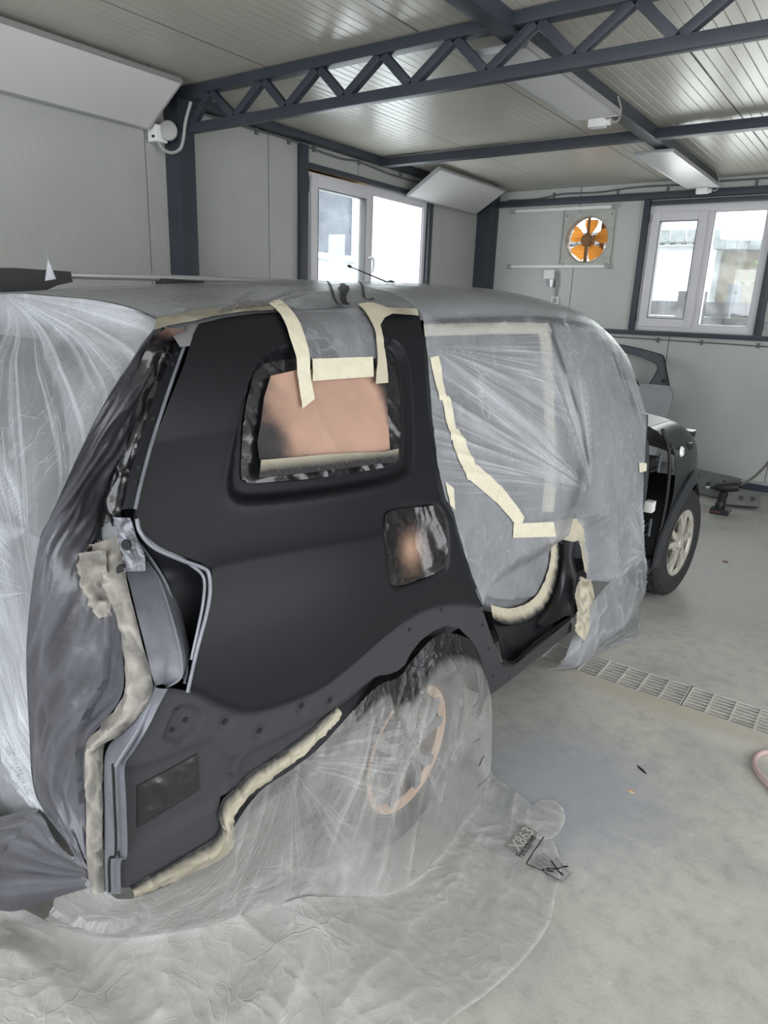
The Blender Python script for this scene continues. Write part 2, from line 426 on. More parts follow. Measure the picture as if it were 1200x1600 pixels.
def window_back():
    x0, x1, z0, z1 = W2; y1 = YB-0.005; y0 = YB+0.07; xm = -1.765
    def frame(a, b, c, d, t, ya, yb, bev=0.004):
        m = MB()
        m.box((a, ya, c), (a+t, yb, d), bev); m.box((b-t, ya, c), (b, yb, d), bev)
        m.box((a+t, ya, c), (b-t, yb, c+t), bev); m.box((a+t, ya, d-t), (b-t, yb, d), bev); return m
    root = empty('window_2', ((x0+x1)/2, YB, z0)); root['kind'] = 'structure'
    o = Vector(root.location)
    def P(m, name, mat): m.v = [tuple(Vector(p)-o) for p in m.v]; return m.build(name, mat, root)
    m = frame(x0, x1, z0, z1, 0.062, y1, y0); m.box((xm-.035, y1, z0+.06), (xm+.035, y0, z1-.06), .003); P(m, 'window_frame', 'white_upvc')
    P(frame(x0+.03, xm-.018, z0+.035, z1-.055, 0.088, y1-.02, y0-.02), 'sash', 'white_upvc')
    P(frame(x0+.113, xm-.1, z0+.118, z1-.138, 0.008, y1-.022, y0-.02), 'gasket', 'seal')
    P(frame(xm+.035, x1-.062, z0+.062, z1-.062, 0.014, y1+.01, y0-.01), 'glazing_bead', 'white_upvc')
    m = MB(); m.box((x0+.115, YB+.03, z0+.12), (xm-.105, YB+.036, z1-.14)); P(m, 'pane', 'glass')
    m = MB(); m.box((xm+.035, YB+.03, z0+.062), (x1-.062, YB+.036, z1-.062)); P(m, 'pane', 'glass')
    m = MB(); m.box((xm-.075, y1-.03, 2.02), (xm-.045, y1-.02, 2.15), .003)
    m.tube([(xm-.06, y1-.03, 2.11), (xm-.06, y1-.055, 2.11), (xm-.06, y1-.06, 2.09), (xm-.06, y1-.055, 1.99)], [.009, .01, .01, .008], 8); P(m, 'window_handle', 'white_upvc')
    for zz in (2.58, 1.62):
        m = MB(); m.box((x0+.012, y1-.025, zz), (x0+.035, y1, zz+.075), .003); P(m, 'hinge', 'conduit')
window_back()

# ---------------------------------------------------------------- outside the windows
MAT['outwhite'] = simple('white_render', srgb(236, 238, 240), 0.8)
MAT['beige'] = simple('weathered_render', srgb(118, 112, 94), 0.85, 0, 0.25, 1.5)
MAT['block'] = simple('grey_blockwork', srgb(72, 72, 76), 0.9, 0, 0.3, 5, 0.4, 9)
MAT['roofing'] = simple('grey_corrugated_roof', srgb(140, 146, 146), 0.8, 0, 0.35, 3)
MAT['gravel'] = simple('pale_yard_ground', srgb(150, 148, 142), 0.9, 0, 0.15, 4)
MAT['leaf'] = simple('green_leaves', srgb(70, 104, 30), 0.6, 0, 0.35, 5)
MAT['outglass'] = simple('reflecting_window_glass', srgb(84, 92, 104), 0.3, 0, 0.35, 1.3)
m = MB(); m.add([(-30, YB+0.15, -0.1), (30, YB+0.15, -0.1), (30, 40, -0.1), (-30, 40, -0.1)], [[0, 1, 2, 3]])
m.add([(-30, -8, -0.1), (XL-0.12, -8, -0.1), (XL-0.12, YB+0.15, -0.1), (-30, YB+0.15, -0.1)], [[0, 1, 2, 3]])
struct(m.build('ground', 'gravel', smooth=False))
def parts_of(root):
    o = Vector(root.location)
    def P(m, name, mat, **k):
        m.v = [tuple(Vector(p)-o) for p in m.v]; return m.build(name, MAT[mat] if isinstance(mat, str) else mat, root, **k)
    return P
b = empty('garden_wall', (-1.8, 10.5, -0.1), 'low grey block wall outside the right window', 'wall'); P = parts_of(b)
m = MB()
for row in range(10):
    for k in range(9):
        xx = -4.0 + k*0.5 + (0.25 if row % 2 else 0)
        m.box((xx, 10.4, -0.1+row*0.2), (xx+.488, 10.6, 0.088+row*0.2), 0.006)
m.box((-2.62, 10.37, -0.1), (-2.3, 10.63, 2.02), 0.01)
P(m, 'blockwork', 'block')
b = empty('white_building', (-5.5, 16, -0.1), 'white building with a corrugated roof edge behind the grey block wall', 'building'); P = parts_of(b)
m = MB(); m.box((-8.5, 15, -0.1), (-3.15, 20, 3.02)); P(m, 'wall', 'outwhite', smooth=False)
m = MB()
for k in range(54): m.bar((-8.6+k*0.103, 14.75, 3.03+0.10*abs((k % 2))*0.4), (-8.6+k*0.103, 20.2, 3.6), 0.1, 0.05)
for k in range(18): m.box((-8.6+k*.305, 14.72, 3.06), (-8.6+k*.305+.28, 14.78, 3.28))
P(m, 'roof', 'roofing')
b = empty('beige_building', (-1.4, 14, -0.1), 'weathered beige building with a small dark window beyond the block wall', 'building'); P = parts_of(b)
m = MB(); m.box((-2.95, 14.2, -0.1), (0.6, 19, 2.88)); P(m, 'wall', 'beige', smooth=False)
m = MB()
for k in range(20): m.box((-3.05+k*.19, 13.95, 2.86-.02*k*.3), (-3.05+k*.19+.185, 14.3, 3.0-.02*k*.3), 0.01)
m.box((-3.05, 14.2, 2.88), (0.7, 19.1, 2.95)); P(m, 'roof', 'roofing')
m = MB(); m.box((-2.73, 14.17, 1.9), (-2.52, 14.22, 2.28)); P(m, 'window', 'outglass')
m = MB(); m.tube([(-2.97, 14.12, 2.85), (-2.97, 14.12, 0)], .05, 8); P(m, 'downpipe', 'roofing')
b = empty('side_building', (-8.5, 9, -0.1), 'white building with a framed window beyond the left window', 'building'); P = parts_of(b)
m = MB(); m.box((-10, 4, -0.1), (-7.5, 14, 6)); P(m, 'wall', 'outwhite', smooth=False)
m = MB(); m.box((-7.53, 8.35, 2.42), (-7.47, 9.28, 3.9)); P(m, 'window_glass', 'outglass', smooth=False)
m = MB(); m.box((-7.5, 9.28, 2.34), (-7.42, 9.38, 4)); m.box((-7.5, 8.2, 2.34), (-7.36, 9.4, 2.42)); m.box((-7.5, 8.25, 2.4), (-7.42, 8.35, 4)); P(m, 'window_surround', 'outwhite')
b = empty('bush', (-2.05, 12.5, -0.1), 'green bush growing beside the beige building', 'bush'); P = parts_of(b)
m = MB(); rb = random.Random(3)
for k in range(420):
    a = rb.uniform(0, 6.28); zz = rb.uniform(1.0, 2.65); r = rb.uniform(0, .55)*(1.25-abs(zz-1.8)*.6)
    c = Vector((-1.75+r*math.cos(a), 12.6+r*math.sin(a), zz)); d = Vector((rb.uniform(-1, 1), rb.uniform(-1, 1), rb.uniform(-.6, .9))).normalized(); e = d.orthogonal().normalized()
    L = rb.uniform(.06, .12)
    m.add([c, c+d*L*.5+e*L*.25, c+d*L, c+d*L*.5-e*L*.25], [[0, 1, 2, 3]])
P(m, 'foliage', 'leaf', smooth=False)
m = MB()
for k in range(5): m.tube([(-1.75, 12.6, -0.1), (-1.75+.1*(k-2), 12.6+.05*k, 1.0), (-1.75+.22*(k-2), 12.6+.1*(k-2), 2.3)], [.03, .02, .008], 6)
P(m, 'stem', 'beige')

# ---------------------------------------------------------------- ceiling heaters
def heater(loc, L, W, ang, label, boxend, hooks, mat='heater'):
    """flat radiant heater: long axis Y, tilted by ang about Y; its face looks along local -z"""
    root = empty('ceiling_heater', loc, label, 'heater', 'flat white radiant heater panels', (0, ang, 0))
    m = MB(); m.box((-W/2, -L/2, 0), (W/2, L/2, 0.022), 0.004); m.build('panel', mat, root)
    m = MB()
    for s in (-1, 1): m.box((s*W/2-.012 if s > 0 else -W/2-.002, -L/2, -.003), (W/2+.002 if s > 0 else -W/2+.012, L/2, .028), .003)
    for s in (-1, 1): m.box((-W/2, s*L/2-.012 if s > 0 else -L/2-.002, -.003), (W/2, L/2+.002 if s > 0 else -L/2+.012, .028), .003)
    m.build('edge_frame', 'alu', root)
    for (hx, hy, hz) in hooks:
        m = MB(); m.tube([(hx, hy, .026), (hx, hy, .05), (hx+.008, hy, .06), (hx, hy, .07), (hx, hy, hz)], .0035, 6); m.build('hanging_hook', 'cable_dark', root)
    if boxend:
        s = boxend
        m = MB(); y = s*(L/2)
        m.box((-.055, min(y-s*.02, y+s*.05), -.05), (.045, max(y-s*.02, y+s*.05), -.004), .006); bx = m.build('junction_box', 'plastic_white', root)
        m = MB(); m.tube([(.045, y+s*.02, -.025), (.075, y+s*.02, -.025)], .02, 14); m.build('socket', 'plastic_white', bx)
        m = MB(); m.tube(smooth_path([(.075, y+s*.02, -.025), (.12, y+s*.03, -.02), (.13, y+s*.03, .04), (.11, y, .11)], 5), .006, 8); m.build('supply_cable', 'conduit', bx)
    return root
heater((-1.825, 4.03, 2.845), 1.34, 0.29, 0, 'flat white heater panel under the ceiling just behind the truss', 1, [(.1, -.5, .05), (.1, .2, .05), (.1, .55, .05), (-.1, .55, .05)])
heater((-1.81, 6.67, 2.845), 1.62, 0.29, 0, 'flat white heater panel under the ceiling nearest the right window', 1, [(.1, -.6, .05), (.1, .6, .05), (-.1, .6, .05)])
heater((-4.00, 6.72, 2.81), 1.36, 0.42, math.radians(-32), 'tilted white heater panel in the far corner above the left window', 0, [(-.18, -.5, .04), (.18, .5, .09)])
heater((-4.005, 2.10, 2.81), 2.0, 0.42, math.radians(-32), 'long tilted white heater panel at the upper left beside the wall column', 0, [(-.18, .3, .04), (.18, .8, .09), (.18, -.1, .09)])
# thermostat and loop of conduit at the end of the long heater
t = empty('thermostat', (-4.18, 3.17, 2.64), 'white thermostat box with a round dial fixed beside the dark wall column', 'thermostat'); P = parts_of(t)
m = MB(); m.box((-4.225, 3.12, 2.635), (-4.14, 3.21, 2.735), .006); P(m, 'housing', 'plastic_white')
m = MB(); m.lathe([(0, 0), (.056, 0), (.059, .006), (.059, .03), (.05, .036), (0, .036)], (-4.125, 3.215, 2.705), (.6, -.8, 0), 28); P(m, 'dial_plate', 'conduit')
m = MB(); m.box((-4.17, 3.11, 2.655), (-4.15, 3.118, 2.67), .002); P(m, 'badge', 'black')
m = MB(); m.tube(smooth_path([(-3.93, 3.24, 2.86), (-3.99, 3.24, 2.75), (-4.01, 3.235, 2.66), (-4.04, 3.23, 2.60), (-4.11, 3.22, 2.58), (-4.17, 3.2, 2.60), (-4.185, 3.17, 2.64)], 8), .0105, 10)
P(m, 'conduit_loop', 'conduit')

# ---------------------------------------------------------------- cables along the walls
def cable(name, pts, r, mat, label, clips=(), n=6):
    p = smooth_path(pts, n); root = empty(name, tuple(p[0]), label, 'cable'); P = parts_of(root)
    m = MB(); m.tube(p, r, 8); P(m, 'sheath', mat)
    for c in clips:
        m = MB(); m.box((c[0]-.01, c[1]-.012, c[2]-.03), (c[0]+.012, c[1]+.012, c[2]+.02), .003); P(m, 'clip', mat)
    return root
cable('wall_cable', [(-4.235, 3.45, 2.905), (-4.235, 3.9, 2.90), (-4.235, 4.45, 2.905), (-4.235, 4.8, 2.885), (-4.235, 5.1, 2.878), (-4.235, 5.35, 2.895), (-4.235, 5.8, 2.87), (-4.235, 6.2, 2.87), (-4.235, 7.5, 2.87)], .009, 'cable_dark',
      'grey cable clipped along the top of the left wall', [(-4.238, y, 2.9) for y in (4.1, 4.45, 4.75, 5.35, 6.0, 6.6)])
cable('ceiling_cable', [(-3.95, 7.72, 2.875), (-3.6, 7.72, 2.87), (-3.3, 7.72, 2.905), (-2.9, 7.72, 2.90), (-2.5, 7.72, 2.925), (-2.0, 7.72, 2.92), (-1.7, 7.72, 2.93), (0, 7.72, 2.93)], .009, 'cable_dark',
      'grey cable running along the top of the back wall', [(x, 7.73, 2.905) for x in (-3.4, -2.7, -2.2, -1.4, -1.0)])
cable('low_wall_cable', [(-3.2, 7.738, 1.452), (-2.6, 7.738, 1.445), (-2.0, 7.738, 1.44), (-1.5, 7.738, 1.436), (-1, 7.738, 1.43), (0, 7.738, 1.43)], .006, 'cable_dark',
      'thin cable clipped to the back wall under the window rail', [(x, 7.738, 1.44) for x in (-2.09, -1.66, -1.14, -2.6)])
for z, lab, xa in ((2.755, 'upper white guide rail above the wall fan', -3.885), (2.165, 'lower white guide rail below the wall fan', -3.885)):
    t = empty('guide_rail', (xa, 7.73, z), lab, 'rail', 'white rails of the fan shutter'); P = parts_of(t)
    m = MB(); m.box((xa, 7.715, z-.016), (-2.69, 7.738, z+.016), .005); P(m, 'rail', 'plastic_white')
    for x in (xa+.02, -2.715): 
        m = MB(); m.box((x-.025, 7.7, z-.022), (x+.02, 7.745, z+.022), .005); P(m, 'end_clip', 'conduit')
m = MB(); m.box((-3.27, 7.738, 2.19), (-3.262, 7.749, 2.74)); tag(m.build('shutter_edge', 'conduit'), 'thin vertical strip at the left edge of the fan plate', 'strip')

# ---------------------------------------------------------------- wall fan
MAT['fan_plate'] = simple('dusty_fan_plate', srgb(172, 172, 164), 0.6, 0, 0.15, 12)
def fan_blade_mat():
    t = NT('orange_fan_blade')
    d = t.n('ShaderNodeBsdfPrincipled', Roughness=0.5); d.inputs['Base Color'].default_value = srgb(206, 150, 84)
    tl = t.n('ShaderNodeBsdfTranslucent'); tl.inputs['Color'].default_value = srgb(250, 205, 130)
    mx = t.n('ShaderNodeMixShader', Fac=0.7); t.link(d, 0, mx, 1); t.link(tl, 0, mx, 2); t.link(mx, 0, t.out, 'Surface'); return t.m
MAT['fan_blade'] = fan_blade_mat()
MAT['rust'] = simple('rust_stained_metal', srgb(128, 92, 58), 0.7, 0, 0.3, 20)
fx, fz, fr = FAN
fan = empty('wall_fan', (fx, YB, fz-.28), 'square wall fan with orange blades and round wire grille', 'fan'); P = parts_of(fan)
NS = 64
V = []; F = []
for yy in (YB-.022, YB-.002):
    for k in range(NS):
        a = 2*math.pi*k/NS; c, s_ = math.cos(a), math.sin(a); q = .278/max(abs(c), abs(s_))
        V += [(fx+fr*c, yy, fz+fr*s_), (fx+q*c, yy, fz+q*s_)]
for k in range(NS):
    a, b2 = 2*k, 2*((k+1) % NS); o2 = 2*NS
    F += [[a, a+1, b2+1, b2], [o2+a, o2+b2, o2+b2+1, o2+a+1], [a, b2, o2+b2, o2+a], [a+1, o2+a+1, o2+b2+1, b2+1]]
P(MB().add(V, F), 'mounting_plate', 'fan_plate')
m = MB(); m.lathe([(fr, -.0), (fr+.012, -.012), (fr-.002, -.02), (fr-.012, .0), (fr-.004, .09), (fr, .09)], (fx, YB-.01, fz), (0, 1, 0), 48, closed=True); P(m, 'shroud_ring', 'fan_plate')
for dx, dz in ((-.245, .245), (.245, .245), (-.245, -.245), (.245, -.245)):
    m = MB(); m.lathe([(0, 0), (.008, 0), (.008, .006), (0, .008)], (fx+dx, YB-.022, fz+dz), (0, -1, 0), 10); P(m, 'bolt', 'cable_dark')
m = MB()
for k in range(1, 30):
    z = -fr + 2*fr*k/30; hw = math.sqrt(max(fr*fr-z*z, 0)); m.tube([(fx-hw, YB-.018, fz+z), (fx+hw, YB-.018, fz+z)], .0016, 5)
P(m, 'wire_grille', 'rust')
m = MB(); m.box((fx-.014, YB-.012, fz+.05), (fx+.014, YB+.0, fz+fr)); P(m, 'motor_strut', 'rust')
m = MB(); m.box((fx-.02, YB-.012, fz-fr), (fx+.016, YB+.0, fz-.05)); P(m, 'motor_strut', 'rust')
m = MB(); m.lathe([(0, -.035), (.05, -.03), (.065, -.01), (.065, .08), (0, .09)], (fx-.01, YB+.01, fz), (0, 1, 0), 28); P(m, 'motor', 'rust')
for k in range(5):
    a0 = 2*math.pi*k/5+.25; V = []
    for i in range(7):
        r = .06+(fr-.075)*i/6; wd = .36+.12*math.sin(math.pi*i/6)
        for s_ in (-1, 1):
            a = a0+s_*wd*(1 if i else .6); V.append((fx+r*math.cos(a), YB+.04+s_*.02, fz+r*math.sin(a)))
    V2 = [(p[0], p[1]+.003, p[2]) for p in V]; n = len(V)
    F = [[2*i, 2*i+1, 2*i+3, 2*i+2] for i in range(6)]; F += [[n+a for a in q][::-1] for q in F]
    ring = [0, 2, 4, 6, 8, 10, 12, 13, 11, 9, 7, 5, 3, 1]; F += [[ring[i], ring[(i+1) % 14], n+ring[(i+1) % 14], n+ring[i]] for i in range(14)]
    P(MB().add(V+V2, F), 'fan_blade', 'fan_blade')
m = MB(); m.box((fx+.10, YB+.095, fz-fr), (fx+.15, YB+.105, fz+fr)); m.box((fx-.16, YB+.095, fz+.02), (fx+.2, YB+.1, fz+.06)); P(m, 'rear_support', 'rust')

jb = empty('junction_box', (-3.31, 7.7, 2.0), 'grey junction box with a conduit stub below the wall fan', 'box'); P = parts_of(jb)
m = MB(); m.box((-3.42, 7.69, 2.03), (-3.29, 7.749, 2.13), .012); P(m, 'housing', 'plastic_white')
m = MB(); m.lathe([(0, 0), (.035, 0), (.035, .05), (.028, .05), (.028, .085), (0, .085)], (-3.325, 7.72, 2.03), (0, 0, -1), 20); P(m, 'conduit_stub', 'alu')
cable('drop_cable', [(-3.30, 7.72, 2.10), (-3.27, 7.715, 2.09), (-3.262, 7.72, 2.0), (-3.268, 7.73, 1.9), (-3.268, 7.73, 1.83)], .010, 'conduit', 'short grey conduit dropping from the junction box to the wall socket')
t = empty('wall_socket', (-3.27, 7.735, 1.76), 'small white wall socket under the wall fan', 'socket'); P = parts_of(t)
m = MB(); m.box((-3.31, 7.722, 1.765), (-3.225, 7.749, 1.845), .006); P(m, 'frame', 'plastic_white')
m = MB(); m.box((-3.293, 7.718, 1.78), (-3.242, 7.724, 1.83), .003); P(m, 'insert', 'conduit')
t = empty('wall_bracket', (-1.1, 7.735, 1.58), 'small metal pipe bracket at the right edge beside the window post', 'bracket'); P = parts_of(t)
m = MB(); m.box((-1.12, 7.73, 1.58), (-1.04, 7.749, 1.66), .004); P(m, 'plate', 'alu')
for k in range(3):
    m = MB(); m.tube([(-1.115, 7.72, 1.595+k*.025), (-1.05, 7.72, 1.595+k*.025)], .008, 10); P(m, 'nipple', 'alu')

# ---------------------------------------------------------------- drain grates
MAT['galv'] = simple('dusty_galvanised_steel', srgb(182, 180, 174), 0.6, 0.0, 0.15, 18)
def grate(x0, L, label):
    t = empty('drain_grate', (x0+L/2, 3.14, -.03), label, 'grate', 'steel grates of the floor drain'); P = parts_of(t)
    y0, y1 = 3.034, 3.246
    m = MB()
    m.box((x0, y0, -.03), (x0+.006, y1, -.001)); m.box((x0+L-.006, y0, -.03), (x0+L, y1, -.001))
    m.box((x0, y0, -.03), (x0+L, y0+.006, -.001)); m.box((x0, y1-.006, -.03), (x0+L, y1, -.001)); P(m, 'frame', 'galv', smooth=False)
    m = MB()
    for k in range(1, 7):
        y = y0+(y1-y0)*k/7; m.box((x0+.006, y-.004, -.028), (x0+L-.006, y+.004, -.004))
    P(m, 'bearing_bars', 'galv', smooth=False)
    m = MB(); n = int(round(L/.0975))
    for k in range(1, n):
        x = x0+L*k/n; m.box((x-.004, y0+.006, -.016), (x+.004, y1-.006, -.002))
    P(m, 'cross_bars', 'galv', smooth=False)
grate(-1.27, 0.775, 'steel floor drain grate reaching under the car')
grate(-0.49, 0.78, 'steel floor drain grate at the right edge clear of the car')

# ---------------------------------------------------------------- things on the floor by the back wall
MAT['trim_grey'] = simple('scuffed_grey_plastic', srgb(96, 98, 96), 0.6, 0, 0.2, 15)
MAT['hose_grey'] = simple('grey_rubber_hose', srgb(98, 96, 92), 0.6)
MAT['hose_pink'] = simple('dusty_pink_hose', srgb(172, 150, 146), 0.6, 0, 0.15, 20)
MAT['red_dark'] = simple('dark_red_plastic', srgb(88, 52, 52), 0.5)
t = empty('impact_wrench', (-1.03, 6.63, 0), 'black cordless impact wrench standing on its battery by the back wall', 'power tool'); P = parts_of(t)
m = MB(); m.box((-1.115, 6.565, 0), (-.965, 6.665, .05), .008); P(m, 'battery', 'black')
m = MB(); m.box((-1.117, 6.563, .012), (-1.03, 6.58, .032), .003); P(m, 'battery_band', 'red_dark')
m = MB(); m.tube([(-.995, 6.61, .045), (-.96, 6.60, .03)], .03, 14); P(m, 'battery_clip', 'trim_grey')
m = MB(); m.tube(smooth_path([(-1.05, 6.62, .05), (-1.045, 6.62, .09), (-1.04, 6.62, .14), (-1.03, 6.62, .2)], 4), [.042]*5+[.034]*4+[.036]*4, 14); P(m, 'handle', 'black')
m = MB(); m.lathe([(0, 0), (.015, 0), (.017, .03), (.034, .05), (.042, .1), (.046, .14), (.046, .2), (.04, .225), (.0, .23)], (-1.15, 6.6, .225), (1, .18, .18), 20); P(m, 'motor_housing', 'black')
m = MB(); m.tube([(-1.15, 6.6, .225), (-1.18, 6.595, .22)], .01, 8); P(m, 'drive_anvil', 'alu')
t = empty('plastic_bracket', (-.95, 7.0, 0), 'grey plastic bracket with two square holes lying behind the impact wrench', 'bracket'); P = parts_of(t)
V = [(-1.02, 6.86, 0), (-.89, 6.98, 0), (-.80, 7.30, .06), (-.94, 7.22, .06)]
m = MB(); mt = Matrix.Translation((-.95, 7.0, .1)) @ Matrix.Rotation(.45, 4, 'Z') @ Matrix.Rotation(-.35, 4, 'X')
m.box((-.13, -.05, -.09), (.16, .05, .05), .012, mt); P(m, 'body', 'trim_grey')
for dx in (-.01, .09):
    m = MB(); m.box((dx-.02, -.053, -.04), (dx+.02, -.049, .0), .002, mt); P(m, 'square_hole', 'black')
t = empty('bumper_carrier', (-1.45, 7.2, 0), 'dark perforated bumper carrier lying on the floor against the back wall', 'car part'); P = parts_of(t)
m = MB(); mt = Matrix.Translation((-1.5, 7.3, .12)) @ Matrix.Rotation(-.3, 4, 'Z') @ Matrix.Rotation(-.5, 4, 'X')
m.box((-.7, -.02, -.12), (.5, .02, .12), .012, mt); P(m, 'beam', 'trim_grey')
for k in range(8):
    m = MB(); m.box((-.62+k*.14, -.024, -.03+.05*(k % 2)), (-.58+k*.14, -.019, .01+.05*(k % 2)), .003, mt); P(m, 'slot', 'black')
m = MB(); m.tube(smooth_path([(-.925, 6.72, .268), (-.85, 6.85, .33), (-.78, 7.0, .45), (-.72, 7.15, .62), (-.68, 7.3, .85), (-.66, 7.5, 1.15), (-.65, 7.6, 1.5), (-.65, 7.73, 1.56)], 6), .012, 10)
tag(m.build('air_hose', 'hose_grey'), 'grey hose hanging down the back wall to the impact wrench', 'hose')
m = MB(); m.tube(smooth_path([(-1.2, 6.55, .01), (-1.3, 6.6, .05), (-1.18, 6.6, .07), (-1.08, 6.62, .1)], 6), .006, 8)
tag(m.build('thin_wire', 'conduit'), 'thin pale wire on the floor beside the front wheel', 'wire')
m = MB(); pts = [(0.35, 2.35, .0105), (0.15, 2.45, .0105), (0.0, 2.56, .0105), (-.09, 2.65, .0105), (-.135, 2.71, .0105), (-.155, 2.77, .0105), (-.15, 2.83, .0105), (-.12, 2.88, .0105), (-.05, 2.92, .0105), (.1, 2.93, .0105), (.4, 2.85, .0105)]
m.tube(smooth_path(pts, 8), .0105, 10); tag(m.build('floor_hose', 'hose_pink'), 'dusty pink hose looping on the floor at the right edge', 'hose')
m = MB(); m.add([(-.512, 2.462, .002), (-.495, 2.45, .004), (-.472, 2.437, .002), (-.478, 2.436, .001), (-.5, 2.447, .0005)], [[0, 1, 2, 3, 4]])
m = MB(); m.prism([(-.515, 2.465), (-.49, 2.452), (-.47, 2.434), (-.482, 2.437), (-.505, 2.452)], 2, 0, .004); tag(m.build('plastic_sliver', 'black', smooth=False), 'small black plastic sliver on the open floor', 'scrap')
m = MB(); m.prism([(-.5, 2.295), (-.49, 2.303), (-.478, 2.301), (-.475, 2.293), (-.488, 2.289)], 2, 0, .004); tag(m.build('tape_scrap', 'foam', smooth=False), 'tiny yellowish tape scrap on the floor near the black sliver', 'scrap')
m = MB(); m.prism([(-.75, 5.25), (-.73, 5.262), (-.71, 5.25), (-.73, 5.235)], 2, 0, .006); tag(m.build('rust_flake', 'red_dark', smooth=False), 'small reddish flake on the floor behind the drain', 'scrap')

# ---------------------------------------------------------------- car door leaning on the back wall
MAT['primer'] = simple('grey_primer', srgb(146, 150, 152), 0.5, 0, 0.08, 6)
MAT['frame_grey'] = simple('satin_dark_grey_paint', srgb(74, 78, 84), 0.4, 0, 0.2, 8)
MAT['gloss_black'] = simple('gloss_black_paint', srgb(12, 14, 19), 0.22)
d = empty('leaning_door_shell', (-2.35, 7.35, 0), 'bare car door with an open window frame leaning on the back wall', 'door'); P = parts_of(d)
def leanY(z): return 7.29+0.29*z/1.4
def slab(poly, t, name, mat, off=0.0, holes=None):
    m = MB(); n = len(poly)
    V = [(x, leanY(z)-t/2+off, z) for x, z in poly]+[(x, leanY(z)+t/2+off, z) for x, z in poly]
    m.add(V, [list(range(n)), list(range(n, 2*n))[::-1]]+[[i, (i+1) % n, n+(i+1) % n, n+i] for i in range(n)]); return P(m, name, mat, smooth=False)
slab([(-2.95, .03), (-1.97, .02), (-1.84, .3), (-1.80, .62), (-1.79, .92), (-1.84, 1.0), (-2.9, 1.01), (-2.98, .6)], .06, 'door_skin', 'primer')
outer = [(-1.845, 1.0), (-1.91, 1.16), (-1.955, 1.285), (-1.985, 1.302), (-2.2, 1.345), (-2.45, 1.38), (-2.7, 1.38), (-2.88, 1.33), (-2.95, 1.0)]
inner = [(-2.04, 1.0), (-2.01, 1.07), (-1.985, 1.15), (-1.99, 1.19), (-2.03, 1.22), (-2.2, 1.275), (-2.45, 1.31), (-2.68, 1.31), (-2.82, 1.26), (-2.87, 1.0)]
ro, ri = resample(outer, 40), resample(inner, 40)
for nm, t_, off, A, B, mt_ in (('window_frame', .045, 0, ro, ri, 'frame_grey'), ('frame_channel', .05, -.004, ri, ri*.985+np.array([-2.35, 1.0])*.015, 'black'), ('frame_edge', .05, -.004, ro, ro*.99+np.array([-2.35, 1.0])*.01, 'black')):
    V = []; F = []
    for q in (A, B):
        for s_ in (-1, 1): V += [(x, leanY(z)+s_*t_/2+off, z) for x, z in q]
    n = 40
    for i in range(n-1):
        F += [[i, i+1, 2*n+i+1, 2*n+i], [n+i, 3*n+i, 3*n+i+1, n+i+1], [i, n+i, n+i+1, i+1], [2*n+i, 2*n+i+1, 3*n+i+1, 3*n+i]]
    P(MB().add(V, F), nm, mt_)
m = MB(); m.lathe([(0, 0), (.022, 0), (.022, .004), (0, .004)], (-1.905, leanY(1.05)-.03, 1.045), (0, -1, .2), 16); P(m, 'mirror_hole', 'black')

